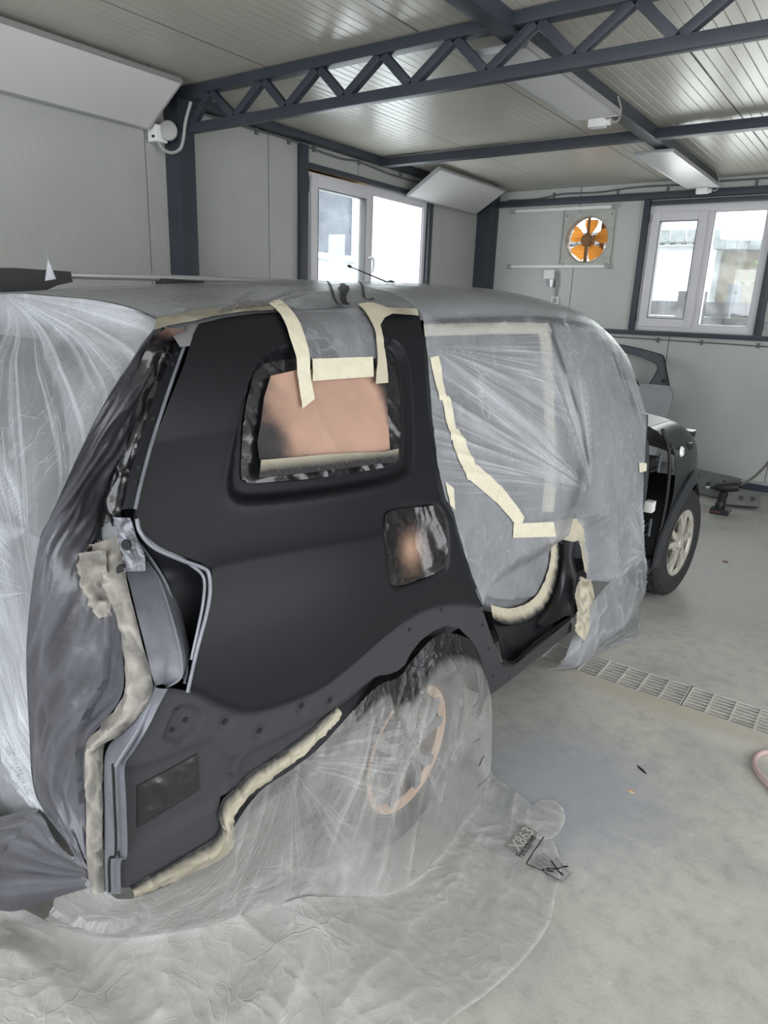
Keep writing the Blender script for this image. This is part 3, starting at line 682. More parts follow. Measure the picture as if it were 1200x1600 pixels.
D={"QUARTER":[[-0.5761,1.6254],[-0.6101,1.5919],[-0.6456,1.5452],[-0.7239,1.4295],[-0.7846,1.3223],[-0.8255,1.2384],[-0.8498,1.183],[-0.8555,1.1435],[-0.8389,1.0999],[-0.7928,1.0572],[-0.7539,1.028],[-0.7388,1.0034],[-0.749,0.9558],[-0.7676,0.9075],[-0.7851,0.8718],[-0.8054,0.8232],[-0.8267,0.7575],[-0.8701,0.7812],[-0.8919,0.7488],[-0.916,0.7087],[-0.9455,0.6709],[-0.9627,0.6468],[-0.9654,0.5703],[-0.9685,0.4383],[-0.9809,0.4272],[-0.9821,0.3419],[-0.962,0.3288],[-0.9166,0.3356],[-0.848,0.3487],[-0.7742,0.3601],[-0.7582,0.391],[-0.7658,0.4348],[-0.7585,0.4605],[-0.7145,0.4769],[-0.6028,0.4933],[-0.5165,0.5097],[-0.4541,0.529],[-0.3621,0.5417],[-0.2864,0.5645],[-0.2421,0.5605],[-0.1776,0.5484],[-0.1423,0.5536],[-0.1149,0.5827],[-0.0698,0.6034],[-0.005,0.6098],[0.0647,0.6012],[0.1432,0.562],[0.2223,0.4939],[0.2874,0.4133],[0.3257,0.3469],[0.3637,0.2501],[0.3679,0.1787],[0.3398,0.16],[0.3714,0.1577],[0.6121,0.1518],[0.8901,0.1489],[1.2008,0.1481],[1.1819,0.1917],[1.0982,0.2562],[1.0107,0.2605],[0.7716,0.2601],[0.6458,0.2424],[0.566,0.2487],[0.4849,0.2985],[0.4134,0.3868],[0.3517,0.4732],[0.2936,0.5602],[0.2198,0.645],[0.1539,0.7391],[0.1134,0.8209],[0.0879,0.8951],[0.0778,0.9567],[0.054,1.0019],[0.0544,1.1053],[0.0714,1.1977],[0.0977,1.3132],[0.147,1.4701],[0.2045,1.5761],[0.1631,1.584],[0.0754,1.59],[-0.0296,1.6015],[-0.1482,1.6163],[-0.2336,1.6295],[-0.3144,1.6406],[-0.3926,1.6464],[-0.4891,1.6424]],"WIN_IN":[[-0.3812,1.4915],[-0.4404,1.4917],[-0.4859,1.4712],[-0.5163,1.4325],[-0.5573,1.347],[-0.598,1.2232],[-0.5928,1.2008],[-0.566,1.1886],[-0.4027,1.1652],[-0.1685,1.1438],[-0.0982,1.1453],[-0.0644,1.1812],[-0.0205,1.2895],[0.0084,1.3827],[0.0176,1.4547],[-0.0168,1.4839],[-0.139,1.4856],[-0.2834,1.491]],"WIN_OUT":[[-0.377,1.5208],[-0.4326,1.5089],[-0.4864,1.4835],[-0.5295,1.4344],[-0.5849,1.3434],[-0.6373,1.2312],[-0.6525,1.186],[-0.6435,1.1566],[-0.5972,1.1379],[-0.419,1.1151],[-0.1865,1.0954],[-0.08,1.1018],[-0.0371,1.1281],[0.0124,1.2654],[0.0482,1.398],[0.0512,1.4616],[0.0136,1.5017],[-0.1266,1.5082],[-0.271,1.5146]],"FUEL":[[-0.1994,1.0147],[-0.1454,1.0189],[-0.048,1.0025],[0.0109,0.9914],[0.0404,0.9651],[0.0445,0.9144],[0.039,0.8495],[0.0294,0.8039],[-0.0041,0.7978],[-0.1082,0.7956],[-0.2035,0.8093],[-0.2288,0.8395],[-0.2293,0.8996],[-0.2226,0.9704]],"STEP":[[-0.8701,0.7812],[-0.823,0.7534],[-0.7635,0.6987],[-0.7124,0.663],[-0.6646,0.6465],[-0.5773,0.6346],[-0.479,0.6343],[-0.3791,0.6548],[-0.2651,0.6825],[-0.1523,0.6976],[-0.0442,0.6956],[0.094,0.6643],[0.2318,0.6126]],"STEP2":[[-0.9631,0.6254],[-0.9103,0.6151],[-0.8451,0.6163],[-0.7892,0.6179],[-0.7678,0.6053],[-0.7581,0.5754],[-0.7276,0.5479],[-0.6486,0.5402],[-0.5575,0.542],[-0.455,0.544],[-0.2864,0.5645]],"LEDGE":[[-0.9797,0.4265],[-0.9612,0.4291],[-0.8904,0.4357],[-0.8064,0.4435],[-0.7691,0.4507],[-0.7493,0.4779]],"CREASE":[[-0.7269,1.0112],[-0.6336,1.0063],[-0.4583,0.9886],[-0.2345,0.9587],[0.0248,0.9388],[0.0972,0.9323]],"DIMPLE":[[-0.8846,0.6601],[-0.8717,0.6984],[-0.8555,0.7253],[-0.825,0.7253],[-0.7989,0.7036],[-0.7981,0.6689],[-0.8229,0.6491],[-0.8636,0.6439]],"VENT":[[-0.9351,0.5709],[-0.8073,0.5932],[-0.8048,0.4983],[-0.9391,0.4677]],"DIMPS":[[-0.7438,0.6465],[-0.6574,0.5865],[-0.5375,0.6007],[-0.4434,0.575]],"HOLES":[[-0.1297,0.6591],[-0.1109,0.7158],[0.0274,0.6658],[0.2892,0.5223],[0.3578,0.4068],[0.4493,0.251],[0.6027,0.1736]],"HOLES2":[[-0.8454,0.72],[-0.8291,0.683],[-0.8579,0.6711]],"TAPE":{"A":[[-0.3301,1.6738],[-0.2699,1.7014],[-0.2886,1.6566],[-0.3077,1.5801],[-0.3274,1.5058],[-0.3426,1.4437],[-0.3542,1.3676],[-0.4007,1.3488],[-0.3899,1.4147],[-0.381,1.463],[-0.3686,1.5357],[-0.3473,1.605]],"B":[[-0.0353,1.6316],[0.0304,1.6323],[0.0699,1.6052],[0.1967,1.5907],[0.1785,1.5647],[0.067,1.58],[0.0212,1.5683],[-0.0212,1.5435],[-0.0456,1.4768],[-0.0758,1.3737],[-0.1295,1.3766],[-0.086,1.4515],[-0.0539,1.5288]],"C":[[-0.3258,1.4722],[-0.1007,1.4549],[-0.1233,1.3984],[-0.3479,1.4141]],"D":[[-0.5579,1.2405],[-0.3468,1.2156],[-0.1583,1.1854],[-0.0976,1.1839],[-0.1109,1.1484],[-0.3605,1.1745],[-0.5751,1.1979]],"E":[[-0.6706,1.6485],[-0.5913,1.6676],[-0.5008,1.6789],[-0.4072,1.6811],[-0.3149,1.6812],[-0.3455,1.6386],[-0.4342,1.647],[-0.5285,1.6397],[-0.5857,1.6273],[-0.6548,1.6183],[-0.7019,1.6049]],"F1":[[0.141,1.4256],[0.1865,1.4299],[0.1709,1.2948],[0.133,1.2934]],"F2":[[0.1474,1.2956],[0.1848,1.3034],[0.1876,1.1807],[0.1469,1.1665]],"F3":[[0.1541,1.2019],[0.1972,1.1957],[0.2466,1.0572],[0.1848,1.0332],[0.1508,1.1334]],"F4":[[0.1897,1.0364],[0.2495,1.0735],[0.3664,0.978],[0.324,0.9302]],"F5":[[0.3176,0.9358],[0.3602,0.9835],[0.4909,0.853],[0.4666,0.8317],[0.4181,0.8489]],"F6":[[0.4179,0.8468],[0.7202,0.7876],[0.7493,0.7248],[0.4124,0.8001]],"G1":[[0.6676,0.7825],[0.9752,0.7396],[1.0173,0.6609],[0.9168,0.664],[0.7617,0.7169],[0.7091,0.7049]],"H":[[0.0699,1.0513],[0.1036,1.0246],[0.0864,0.9597],[0.0666,0.9801]],"I":[[1.6366,0.8684],[1.7333,0.851],[1.7356,0.8138],[1.6362,0.8235]]},"TAPEQ":[[-0.9594,0.3271],[-0.9166,0.3338],[-0.848,0.3468],[-0.7741,0.3582],[-0.7568,0.3938],[-0.7627,0.4366],[-0.7538,0.458],[-0.7144,0.4752],[-0.6028,0.4914],[-0.5164,0.5078],[-0.4541,0.529],[-0.4138,0.5321]],"TAPEQ2":[[-0.9546,0.3165],[-0.9085,0.3115],[-0.8385,0.3099],[-0.763,0.3139],[-0.7356,0.3348],[-0.7422,0.4003],[-0.7242,0.4314],[-0.6801,0.4464],[-0.5918,0.4621],[-0.5042,0.4845],[-0.4411,0.5086],[-0.4081,0.5263]],"PAPER":[[-0.4573,1.4499],[-0.3658,1.4553],[-0.102,1.424],[-0.0657,1.3721],[-0.1025,1.2634],[-0.126,1.1694],[-0.3496,1.1944],[-0.5584,1.2151],[-0.5462,1.2871],[-0.495,1.3955]],"FILMROOFEDGE":[[-0.681,1.6336],[-0.6434,1.6334],[-0.5742,1.6409],[-0.4821,1.6521],[-0.3272,1.6632],[-0.2599,1.626],[-0.0414,1.618],[0.2148,1.5866]],"FLAP":[[-0.3224,1.6312],[-0.2336,1.6295],[-0.0414,1.618],[-0.0329,1.5725],[-0.0572,1.4876],[-0.0709,1.4496],[-0.1543,1.4545],[-0.3244,1.4663],[-0.3252,1.5147],[-0.3094,1.5873]],"MARKS":[[[0.3626,2.1175],[0.1432,1.9041],[-0.0566,1.7066],[-0.1077,1.6477],[-0.1168,1.6226]],[[0.5779,2.1521],[0.1891,1.8066],[0.0444,1.6773],[0.0365,1.6522],[0.0668,1.6583]],[[0.2147,1.9159],[0.079,1.7845],[-0.0465,1.6786],[-0.0822,1.6366],[-0.0848,1.6259]],[[0.0685,1.8011],[0.1645,1.8713],[0.1529,1.8313],[0.0662,1.7525],[0.0163,1.7334],[0.0241,1.7609]]],"DOOR_L":[[0.2077,1.5759],[0.1502,1.4699],[0.1008,1.3129],[0.0745,1.1973],[0.0574,1.1048],[0.0571,1.0013],[0.081,0.956],[0.0913,0.8943],[0.1169,0.8199],[0.1577,0.7381],[0.2239,0.6437],[0.2981,0.5586]],"DOOR_SILL":[[0.84,0.4104,0.6477],[0.8,0.5946,0.5562],[0.77,0.7365,0.5],[0.745,0.9634,0.4487],[0.735,1.1145,0.4714],[0.735,1.171,0.5608],[0.74,1.1518,0.7016],[0.77,1.0909,0.7869]],"DOOR_R":[[0.8,1.2037,0.7734],[0.8,1.2927,0.7051],[0.8,1.353,0.5732],[0.815,1.4162,0.4159],[0.85,1.2983,0.3526],[0.872,1.2152,0.31]],"DOOR_EDGE":[[1.883,1.1051],[1.7502,0.9223],[1.7124,0.8045],[1.743,0.6101],[1.8805,0.4099],[2.0158,0.2631]],"PULL":[[1.0716,0.8347],[0.1637,1.4584],[1.9115,0.3662],[0.2197,1.4228]],"SPRAYBAND":[[1.0246,1.5445],[1.0044,1.4562],[1.0197,1.3017],[1.0626,1.1442],[1.068,0.9604],[1.0586,0.8449]],"PILLARDARK":[[0.9898,0.9207],[0.8871,0.7883],[0.8217,0.747]],"CH_OUT":[[0.5787,-0.5839,1.6072],[0.5967,-0.6101,1.5917],[0.6245,-0.6456,1.5603],[0.6688,-0.7239,1.4694],[0.6968,-0.7846,1.3822],[0.7168,-0.8255,1.3146],[0.7297,-0.8498,1.2702]],"CH_IN":[[0.585,-0.614,1.606],[0.59,-0.6303,1.5861],[0.6,-0.6556,1.555],[0.645,-0.7394,1.4655],[0.672,-0.7986,1.3803],[0.69,-0.839,1.3159],[0.7,-0.8643,1.2658]],"R3":[[0.6467,-0.7,1.6047],[0.5995,-0.71,1.5795],[0.5809,-0.72,1.5396],[0.595,-0.76,1.4644],[0.5985,-0.79,1.3884],[0.572,-0.82,1.2663],[0.5539,-0.83,1.1942],[0.5554,-0.84,1.1393]],"B":[[0.5347,-0.64,1.6132],[0.5536,-0.7,1.5676],[0.5775,-0.75,1.5274],[0.6109,-0.83,1.4587],[0.6034,-0.88,1.3757],[0.5543,-0.93,1.237],[0.5189,-0.945,1.1712],[0.4677,-0.955,1.0166],[0.4225,-0.955,0.8785],[0.3832,-0.95,0.6952],[0.3581,-0.945,0.4836],[0.4952,-0.95,0.4328],[0.5771,-0.95,0.3799]],"TAPER_L":[[0.5527,-0.86,1.1581],[0.597,-0.885,1.098],[0.6644,-0.89,1.0905],[0.6995,-0.89,1.0593],[0.7184,-0.895,0.9472],[0.7083,-0.9,0.8751],[0.6715,-0.925,0.8083],[0.6263,-0.94,0.7492],[0.6041,-0.94,0.6746],[0.5924,-0.94,0.5686],[0.5739,-0.94,0.4358],[0.578,-0.94,0.3565]],"TAPER_R":[[0.642,-0.84,1.1886],[0.6923,-0.86,1.1514],[0.7238,-0.875,1.1235],[0.7593,-0.885,1.0694],[0.7937,-0.89,1.0007],[0.8207,-0.895,0.9435],[0.8131,-0.91,0.8981],[0.7698,-0.93,0.839],[0.7055,-0.94,0.7854],[0.7062,-0.95,0.7224],[0.7039,-0.955,0.6298],[0.6876,-0.955,0.5138],[0.6796,-0.955,0.4023]],"POST_R":[[0.8292,-0.8701,0.9274],[0.8263,-0.8919,0.8951],[0.822,-0.916,0.8551],[0.8157,-0.9455,0.8173],[0.8117,-0.9627,0.7932],[0.8111,-0.9654,0.7166],[0.8045,-0.9685,0.5848],[0.8003,-0.9809,0.5737],[0.7915,-0.9821,0.4889]],"POST_L":[[0.8129,-0.89,0.9383],[0.8087,-0.91,0.8963],[0.7686,-0.925,0.8389],[0.7128,-0.935,0.7786],[0.7005,-0.945,0.7245],[0.6951,-0.95,0.6267],[0.6792,-0.95,0.5138],[0.674,-0.95,0.4766],[0.6676,-0.95,0.3942]],"LAMP_R":[[0.6693,-0.8,1.146],[0.7193,-0.8,1.1069],[0.7641,-0.81,1.0595],[0.8105,-0.825,1.0094],[0.8338,-0.835,0.9722],[0.8392,-0.845,0.9459],[0.8146,-0.86,0.9229]],"LAMP_L":[[0.6853,-0.86,1.1496],[0.7192,-0.87,1.1139],[0.7534,-0.88,1.0659],[0.7813,-0.885,1.0151],[0.8003,-0.89,0.9824],[0.8099,-0.89,0.9511],[0.8169,-0.89,0.9371]],"LAMP_CH":[[0.6973,-0.835,1.2031],[0.6965,-0.8,1.1473],[0.7305,-0.79,1.0971],[0.7565,-0.79,1.0433],[0.7915,-0.8,0.9863],[0.8149,-0.81,0.9478],[0.8318,-0.83,0.9251]],"LAMP_IN":[[0.715,-0.8423,1.2223],[0.73,-0.818,1.1743],[0.75,-0.7589,1.1204],[0.755,-0.7283,1.0957],[0.765,-0.7277,1.0619],[0.775,-0.7483,0.9982],[0.78,-0.7717,0.9342],[0.785,-0.7877,0.8855]],"FLANGE":[[0.736,-0.8537,1.2531],[0.7457,-0.8548,1.2296],[0.7627,-0.8386,1.1984],[0.7858,-0.7937,1.1658],[0.8022,-0.7561,1.1433],[0.8096,-0.7465,1.1287],[0.8215,-0.7543,1.0939],[0.8307,-0.7729,1.0536],[0.8348,-0.7903,1.0188],[0.8379,-0.8106,0.9709],[0.839,-0.8316,0.9084]],"FLANGE2":[[0.7513,-0.8495,1.2193],[0.767,-0.8275,1.194],[0.7857,-0.7905,1.1676],[0.7954,-0.7756,1.1511],[0.8061,-0.7596,1.1316],[0.814,-0.7588,1.1113],[0.8251,-0.7739,1.0732],[0.8325,-0.7944,1.0266],[0.8366,-0.8157,0.9725]],"SKIN_EDGE":[[0.7297,-0.8498,1.2702],[0.7415,-0.8555,1.2392],[0.7596,-0.8389,1.2056],[0.7831,-0.7928,1.173],[0.7998,-0.7539,1.1504],[0.8101,-0.7388,1.1309],[0.8229,-0.749,1.0927],[0.8321,-0.7676,1.0522],[0.8361,-0.7851,1.0173],[0.8391,-0.8054,0.9692],[0.8404,-0.8267,0.9038]],"SILL0":[[0.875,0.4925,0.4413],[0.878,0.5513,0.4078],[0.878,0.6536,0.4063],[0.878,0.8183,0.4086],[0.878,1.0829,0.4141]],"SILL1":[[0.84,0.5406,0.4483],[0.838,0.6455,0.387],[0.838,0.7629,0.3878],[0.838,0.9238,0.39],[0.838,1.1571,0.4032]],"SILL2":[[0.79,0.5893,0.4916],[0.79,0.7088,0.4475],[0.79,0.8537,0.4342],[0.79,1.0151,0.4305],[0.79,1.2174,0.4303]],"SILL3":[[0.75,0.5689,0.5754],[0.745,0.7854,0.4891],[0.74,0.984,0.4551],[0.74,1.1151,0.4788],[0.74,1.2465,0.5095]],"PIL_L":[[0.74,1.1259,0.7546],[0.74,1.1535,0.6421],[0.74,1.139,0.5412],[0.745,1.0699,0.4643],[0.76,0.9261,0.428]],"PIL_M":[[0.8,1.0855,0.7724],[0.8,1.1197,0.6663],[0.805,1.122,0.5642],[0.82,1.0573,0.4849],[0.835,0.9156,0.4268]],"PIL_R":[[0.8,1.2031,0.7268],[0.8,1.2002,0.639],[0.81,1.2568,0.5259],[0.825,1.2256,0.4628],[0.855,1.0728,0.4252]],"PIL_X":[[0.75,1.3537,0.6784],[0.75,1.3585,0.5838],[0.76,1.4286,0.4614],[0.79,1.4662,0.4259],[0.82,1.3326,0.3797],[0.86,1.1584,0.3882]],"WF_E":[[0.5703,-0.95,0.3719],[0.6699,-0.95,0.3921],[0.7658,-0.965,0.4456],[0.845,-0.923,0.4931],[0.855,-0.7682,0.476],[0.86,-0.7412,0.5369],[0.87,-0.6732,0.5927],[0.875,-0.5829,0.6004],[0.885,-0.4901,0.6209],[0.892,-0.372,0.6716],[0.895,-0.2748,0.7002],[0.893,-0.1776,0.6846],[0.885,-0.0988,0.7093],[0.882,0.0347,0.7315],[0.882,0.2101,0.6489],[0.88,0.3069,0.5359],[0.875,0.3436,0.4332],[0.868,0.3373,0.3504],[0.862,0.3307,0.3155]],"WF_F":[[0.2245,-0.9205,0.008],[0.3082,-0.8914,0.008],[0.4196,-0.8245,0.008],[0.5099,-0.7351,0.008],[0.5983,-0.6196,0.008],[0.6294,-0.542,0.008],[0.6754,-0.4737,0.008],[0.7275,-0.4086,0.008],[0.787,-0.3492,0.008],[0.8589,-0.2884,0.008],[0.9108,-0.2322,0.008],[0.9314,-0.1643,0.008],[0.9362,-0.0876,0.008],[0.9323,0.0438,0.008],[0.901,0.1901,0.008],[0.874,0.2968,0.008],[0.8455,0.3791,0.008],[0.8157,0.4471,0.008],[0.801,0.4858,0.008]],"WF_G":[[-0.244,-1.456,0.006],[0.1588,-1.4773,0.006],[0.5332,-1.4079,0.006],[0.8323,-1.295,0.006],[1.0157,-1.145,0.006],[1.136,-1.0467,0.006],[1.1828,-0.944,0.006],[1.2233,-0.8413,0.006],[1.2595,-0.7205,0.006],[1.2773,-0.6054,0.006],[1.2801,-0.4518,0.006],[1.3146,-0.3278,0.006],[1.3436,-0.1751,0.006],[1.3453,-0.0301,0.006],[1.3158,0.0759,0.006],[1.2746,0.2026,0.006],[1.1523,0.3392,0.006],[1.0665,0.3906,0.006],[0.8466,0.4423,0.006]],"LOBE":[[1.0164,0.366,0.008],[1.0781,0.3673,0.008],[1.0946,0.4333,0.008],[1.1376,0.4616,0.008],[1.1841,0.4331,0.008],[1.2098,0.3654,0.008],[1.208,0.2942,0.008],[1.1807,0.2559,0.008],[1.1323,0.2601,0.008],[1.071,0.2866,0.008]],"PRN":{"logo":[[1.1041,0.147,0.0],[1.162,0.15,-0.0],[1.1517,0.2887,0.0],[1.1011,0.2767,0.0]],"text":[[1.1755,0.1371,0.0],[1.1659,0.255,0.0]],"box":[[1.1921,0.1307,-0.0],[1.1825,0.2729,-0.0],[1.1933,0.1283,0.0],[1.305,0.1371,0.0]],"hand":[[1.1939,0.1666,0.0],[1.2622,0.1565,0.0]],"cross":[[1.2742,0.1767,-0.0]]},"TAPE2":{"J":[[0.1956,1.539],[0.9628,1.5229],[0.9247,1.4774],[0.1731,1.4978]],"K":[[0.9245,1.5226],[1.0258,1.5241],[0.8259,1.0452],[0.7385,0.8189],[0.6438,0.8384],[0.7994,1.1941]]},"ANT":[[0.1,0.7097,1.7583],[0.1,0.4946,1.7998]],"RAIL":[[-0.55,-0.4819,1.7087],[-0.55,-0.3984,1.7233],[-0.55,-0.2549,1.7272],[-0.55,0.1192,1.7386],[-0.55,0.5377,1.7502],[-0.55,0.9766,1.7606],[-0.55,0.1126,1.7241],[-0.55,0.3161,1.7266]],"CRUMP":[[0.84,1.2111,0.5628],[0.84,1.3175,0.5163],[0.86,1.3563,0.4001],[0.87,1.2936,0.2809],[0.87,1.2331,0.2395],[0.87,1.1355,0.3383],[0.85,1.1937,0.4191],[0.84,1.1666,0.5009]],"SKT":[[0.872,1.1181,0.3848],[0.872,1.2311,0.3043],[0.872,1.3575,0.3006],[0.872,1.6022,0.29],[0.872,1.8142,0.3191],[0.872,2.0135,0.4039]],"SKB":[[0.7045,1.3127,0.012],[0.8097,1.4404,0.012],[0.7909,1.6728,0.012],[0.8107,1.9278,0.012],[0.7993,2.1795,0.012],[0.72,2.6241,0.012]],"SILT1":[[0.775,0.516,0.6368],[0.765,0.6554,0.5721],[0.76,0.7753,0.5362],[0.76,0.9177,0.5237],[0.76,1.0034,0.5664],[0.76,1.0462,0.6468],[0.765,1.0357,0.7508],[0.775,1.0262,0.803]],"SILT2":[[0.785,0.5319,0.5733],[0.775,0.6586,0.5071],[0.77,0.7865,0.463],[0.77,0.9493,0.4466],[0.77,1.0766,0.4817],[0.77,1.1176,0.5767],[0.775,1.0927,0.7105],[0.785,1.0693,0.7671]],"PILT1":[[0.795,0.8995,0.8582],[0.8,1.0272,0.8526],[0.8,1.2417,0.8085],[0.8,1.2778,0.7564]],"PILT2":[[0.79,0.962,0.7611],[0.8,1.0298,0.769],[0.81,1.1524,0.73],[0.805,1.2795,0.7095]],"PILT3":[[[0.8,1.1821,0.7784],[0.79,1.2882,0.6797],[0.795,1.3298,0.5938],[0.8,1.358,0.5311]],[[0.8,1.2778,0.7564],[0.8,1.3313,0.6714],[0.8,1.3831,0.5963],[0.8,1.3925,0.515]]],"PR2":[[[0.88,0.1969,0.3189],[0.88,0.1527,0.3267],[0.88,0.1643,0.262],[0.88,0.1814,0.1853]],[[0.87,0.1947,0.1372],[0.87,0.3562,0.1363]],[[0.88,0.2692,0.2672],[0.88,0.3232,0.1877]],[[0.88,0.2226,0.2435],[0.88,0.193,0.2217]],[[0.88,0.2006,0.1923],[0.88,0.2084,0.1625]]],"CHX":[[0.67,-0.848,1.2174],[0.66,-0.8505,1.179]]}

# ---------------------------------------------------------------- the car: shape of its side
# car frame: u to the right, v forward from the rear axle, z up
TH = math.radians(2.0); CO = (-1.833, 1.640, 0.0)
PZ = np.array([0.15,0.25,.33,.42,.52,.62,.75,.88,.98,1.06,1.14,1.3,1.45,1.56,1.63,1.68,1.71,1.735,1.75,1.76])
PU = np.array([.84,.85,.86,.875,.888,.896,.90,.897,.889,.874,.85,.795,.742,.698,.660,.615,.565,.47,.33,0.0])
HV = np.array([-0.9,-.6,-.25,0.35,0.95,1.45,1.75,1.95,2.15,2.45,2.75,3.1])
HH = np.array([1.635,1.662,1.695,1.737,1.755,1.725,1.655,1.56,1.44,1.265,1.14,1.08])
def pch(x, X, Yv):
    x = np.asarray(x, float); n = len(X); h = np.diff(X); d = np.diff(Yv)/h; m = np.zeros(n)
    for i in range(1, n-1):
        if d[i-1]*d[i] > 0:
            w1 = 2*h[i]+h[i-1]; w2 = h[i]+2*h[i-1]; m[i] = (w1+w2)/(w1/d[i-1]+w2/d[i])
    m[0] = d[0]; m[-1] = d[-1]
    i = np.clip(np.searchsorted(X, x)-1, 0, n-2); t = np.clip((x-X[i])/h[i], 0, 1)
    return (1+2*t)*(1-t)**2*Yv[i]+t*(1-t)**2*h[i]*m[i]+t*t*(3-2*t)*Yv[i+1]+t*t*(t-1)*h[i]*m[i+1]
ZZ = PZ[-1]-(PZ[-1]-PZ[0])*(1-np.linspace(0, 1, 900))**2
UU = pch(ZZ, PZ, PU); QQ = np.r_[0, np.cumsum(np.hypot(np.diff(ZZ), np.diff(UU)))]; QMAX = QQ[-1]
def hgt(v): return pch(v, HV, HH)
def q_of_z(z, v):
    h = hgt(v); zz = np.where(z > 1.06, 1.06+(z-1.06)*0.70/(h-1.06), z); return np.interp(zz, ZZ, QQ)
def S0(v, q):
    """point on the car side / roof; q runs up the side and past the roof ridge to the other side"""
    v = np.asarray(v, float); q = np.asarray(q, float); far = q > QMAX
    qq = np.where(far, 2*QMAX-q, q); zz = np.interp(qq, QQ, ZZ); u = np.interp(qq, QQ, UU)-0.05*np.clip((-0.3-v)/0.5, 0, None)**2*np.clip((1.75-zz)/.3, 0, 1)
    z = np.where(zz > 1.06, 1.06+(zz-1.06)*(hgt(v)-1.06)/0.70, zz)
    return np.stack([np.where(far, -u, u), v, z], -1)
def surf_n(v, q, fn=S0, e=2e-3):
    a = fn(v+e, q)-fn(v-e, q); b = fn(v, q+e)-fn(v, q-e); n = np.cross(a, b); n /= np.linalg.norm(n, axis=-1, keepdims=True)+1e-12
    return n
def S(v, q, off=0.0, fn=S0):
    n = surf_n(v, q, fn); return fn(v, q)+n*np.asarray(off)[..., None] if np.ndim(off) else fn(v, q)+n*off
def to_world(P):
    P = np.asarray(P, float); c, s = math.cos(TH), math.sin(TH)
    return np.stack([CO[0]+P[..., 0]*c+P[..., 1]*s, CO[1]-P[..., 0]*s+P[..., 1]*c, P[..., 2]], -1)

# ---- numpy noise
def _h(i, j, seed):
    n = (i.astype(np.int64)*374761393+j.astype(np.int64)*668265263+seed*974711) & 0x7fffffff
    n = ((n ^ (n >> 13))*1274126177) & 0x7fffffff
    return ((n ^ (n >> 16)) & 0xffff)/65535.0
def vnoise(x, y, seed=0):
    x = np.asarray(x, float); y = np.asarray(y, float); xi = np.floor(x); yi = np.floor(y); fx_ = x-xi; fy_ = y-yi
    fx_ = fx_*fx_*fx_*(fx_*(fx_*6-15)+10); fy_ = fy_*fy_*fy_*(fy_*(fy_*6-15)+10)
    a = _h(xi, yi, seed); b = _h(xi+1, yi, seed); c = _h(xi, yi+1, seed); d = _h(xi+1, yi+1, seed)
    return (a+(b-a)*fx_)*(1-fy_)+(c+(d-c)*fx_)*fy_
def fbm(x, y, seed=0, o=4):
    s = 0; a = .5
    for k in range(o): s = s+a*vnoise(x*2**k, y*2**k, seed+k*17); a *= .5
    return s/(1-.5**o)
def ridge(x, y, seed=0):
    return 1-np.abs(2*vnoise(x, y, seed)-1)
def crumple(x, y, seed=0, o=3):
    """sharp folds: ridged noise on a warped domain"""
    wx = x+1.1*vnoise(x*.9, y*.9, seed+5); wy = y+1.1*vnoise(x*.9, y*.9, seed+9); s = 0; a = 1.0; t = 0
    for k in range(o):
        s = s+a*ridge(wx*1.9**k, wy*1.9**k, seed+k*31)**2; t += a; a *= .5
    return s/t
def sstep(a, b, x):
    t = np.clip((x-a)/(b-a), 0, 1); return t*t*(3-2*t)
def inside(P, poly):
    poly = np.asarray(poly, float); x, y = P[:, 0], P[:, 1]; r = np.zeros(len(P), bool); n = len(poly)
    for i in range(n):
        x1, y1 = poly[i]; x2, y2 = poly[(i+1) % n]
        if y1 == y2: continue
        k = ((y1 > y) != (y2 > y)) & (x < (x2-x1)*(y-y1)/(y2-y1)+x1); r ^= k
    return r
def pdist(P, line, closed=False):
    """distance to a polyline and on which side (+ = right of its direction)"""
    L = np.asarray(line, float)
    if closed: L = np.vstack([L, L[:1]])
    best = np.full(len(P), 1e9); side = np.ones(len(P))
    for i in range(len(L)-1):
        a, b = L[i], L[i+1]; ab = b-a; t = np.clip(((P-a)@ab)/(ab@ab+1e-12), 0, 1); d = P-a-t[:, None]*ab
        dd = np.hypot(d[:, 0], d[:, 1]); cr = ab[0]*(P[:, 1]-a[1])-ab[1]*(P[:, 0]-a[0]); k = dd < best
        best = np.where(k, dd, best); side = np.where(k, -np.sign(cr), side)
    return best, side
def dens(poly, res, closed=True):
    P = np.asarray(poly, float); o = []; n = len(P)
    for i in range(n if closed else n-1):
        a, b = P[i], P[(i+1) % n]; k = max(1, int(math.ceil(np.linalg.norm(b-a)/res)))
        for j in range(k): o.append(a+(b-a)*j/k)
    if not closed: o.append(P[-1])
    return np.array(o)

def tri_domain(poly, holes, res):
    """triangulate a polygon with holes in its own 2D domain on a regular grid"""
    B = [dens(poly, res)]+[dens(h, res) for h in holes]
    pts = []; edges = []
    for b in B:
        k = len(pts); pts += b.tolist(); edges += [(k+i, k+(i+1) % len(b)) for i in range(len(b))]
    lo, hi = B[0].min(0), B[0].max(0)
    gx, gy = np.meshgrid(np.arange(lo[0]+res/2, hi[0], res), np.arange(lo[1]+res/2, hi[1], res))
    gx = gx+np.where(np.arange(gx.shape[0])[:, None] % 2, res/2, 0)
    Gp = np.stack([gx.ravel(), gy.ravel()], 1); ok = inside(Gp, B[0])
    for b in B: ok &= pdist(Gp, b, True)[0] > res*.45
    for b in B[1:]: ok &= ~inside(Gp, b)
    pts += Gp[ok].tolist()
    co, _, fa, _, _, _ = delaunay_2d_cdt([Vector(p) for p in pts], edges, [], 0, 1e-7)
    P = np.array([tuple(c) for c in co]); F = np.array([f_ for f_ in fa if len(f_) == 3])
    cen = P[F].mean(1); k = inside(cen, B[0])
    for b in B[1:]: k &= ~inside(cen, b)
    return P, F[k]

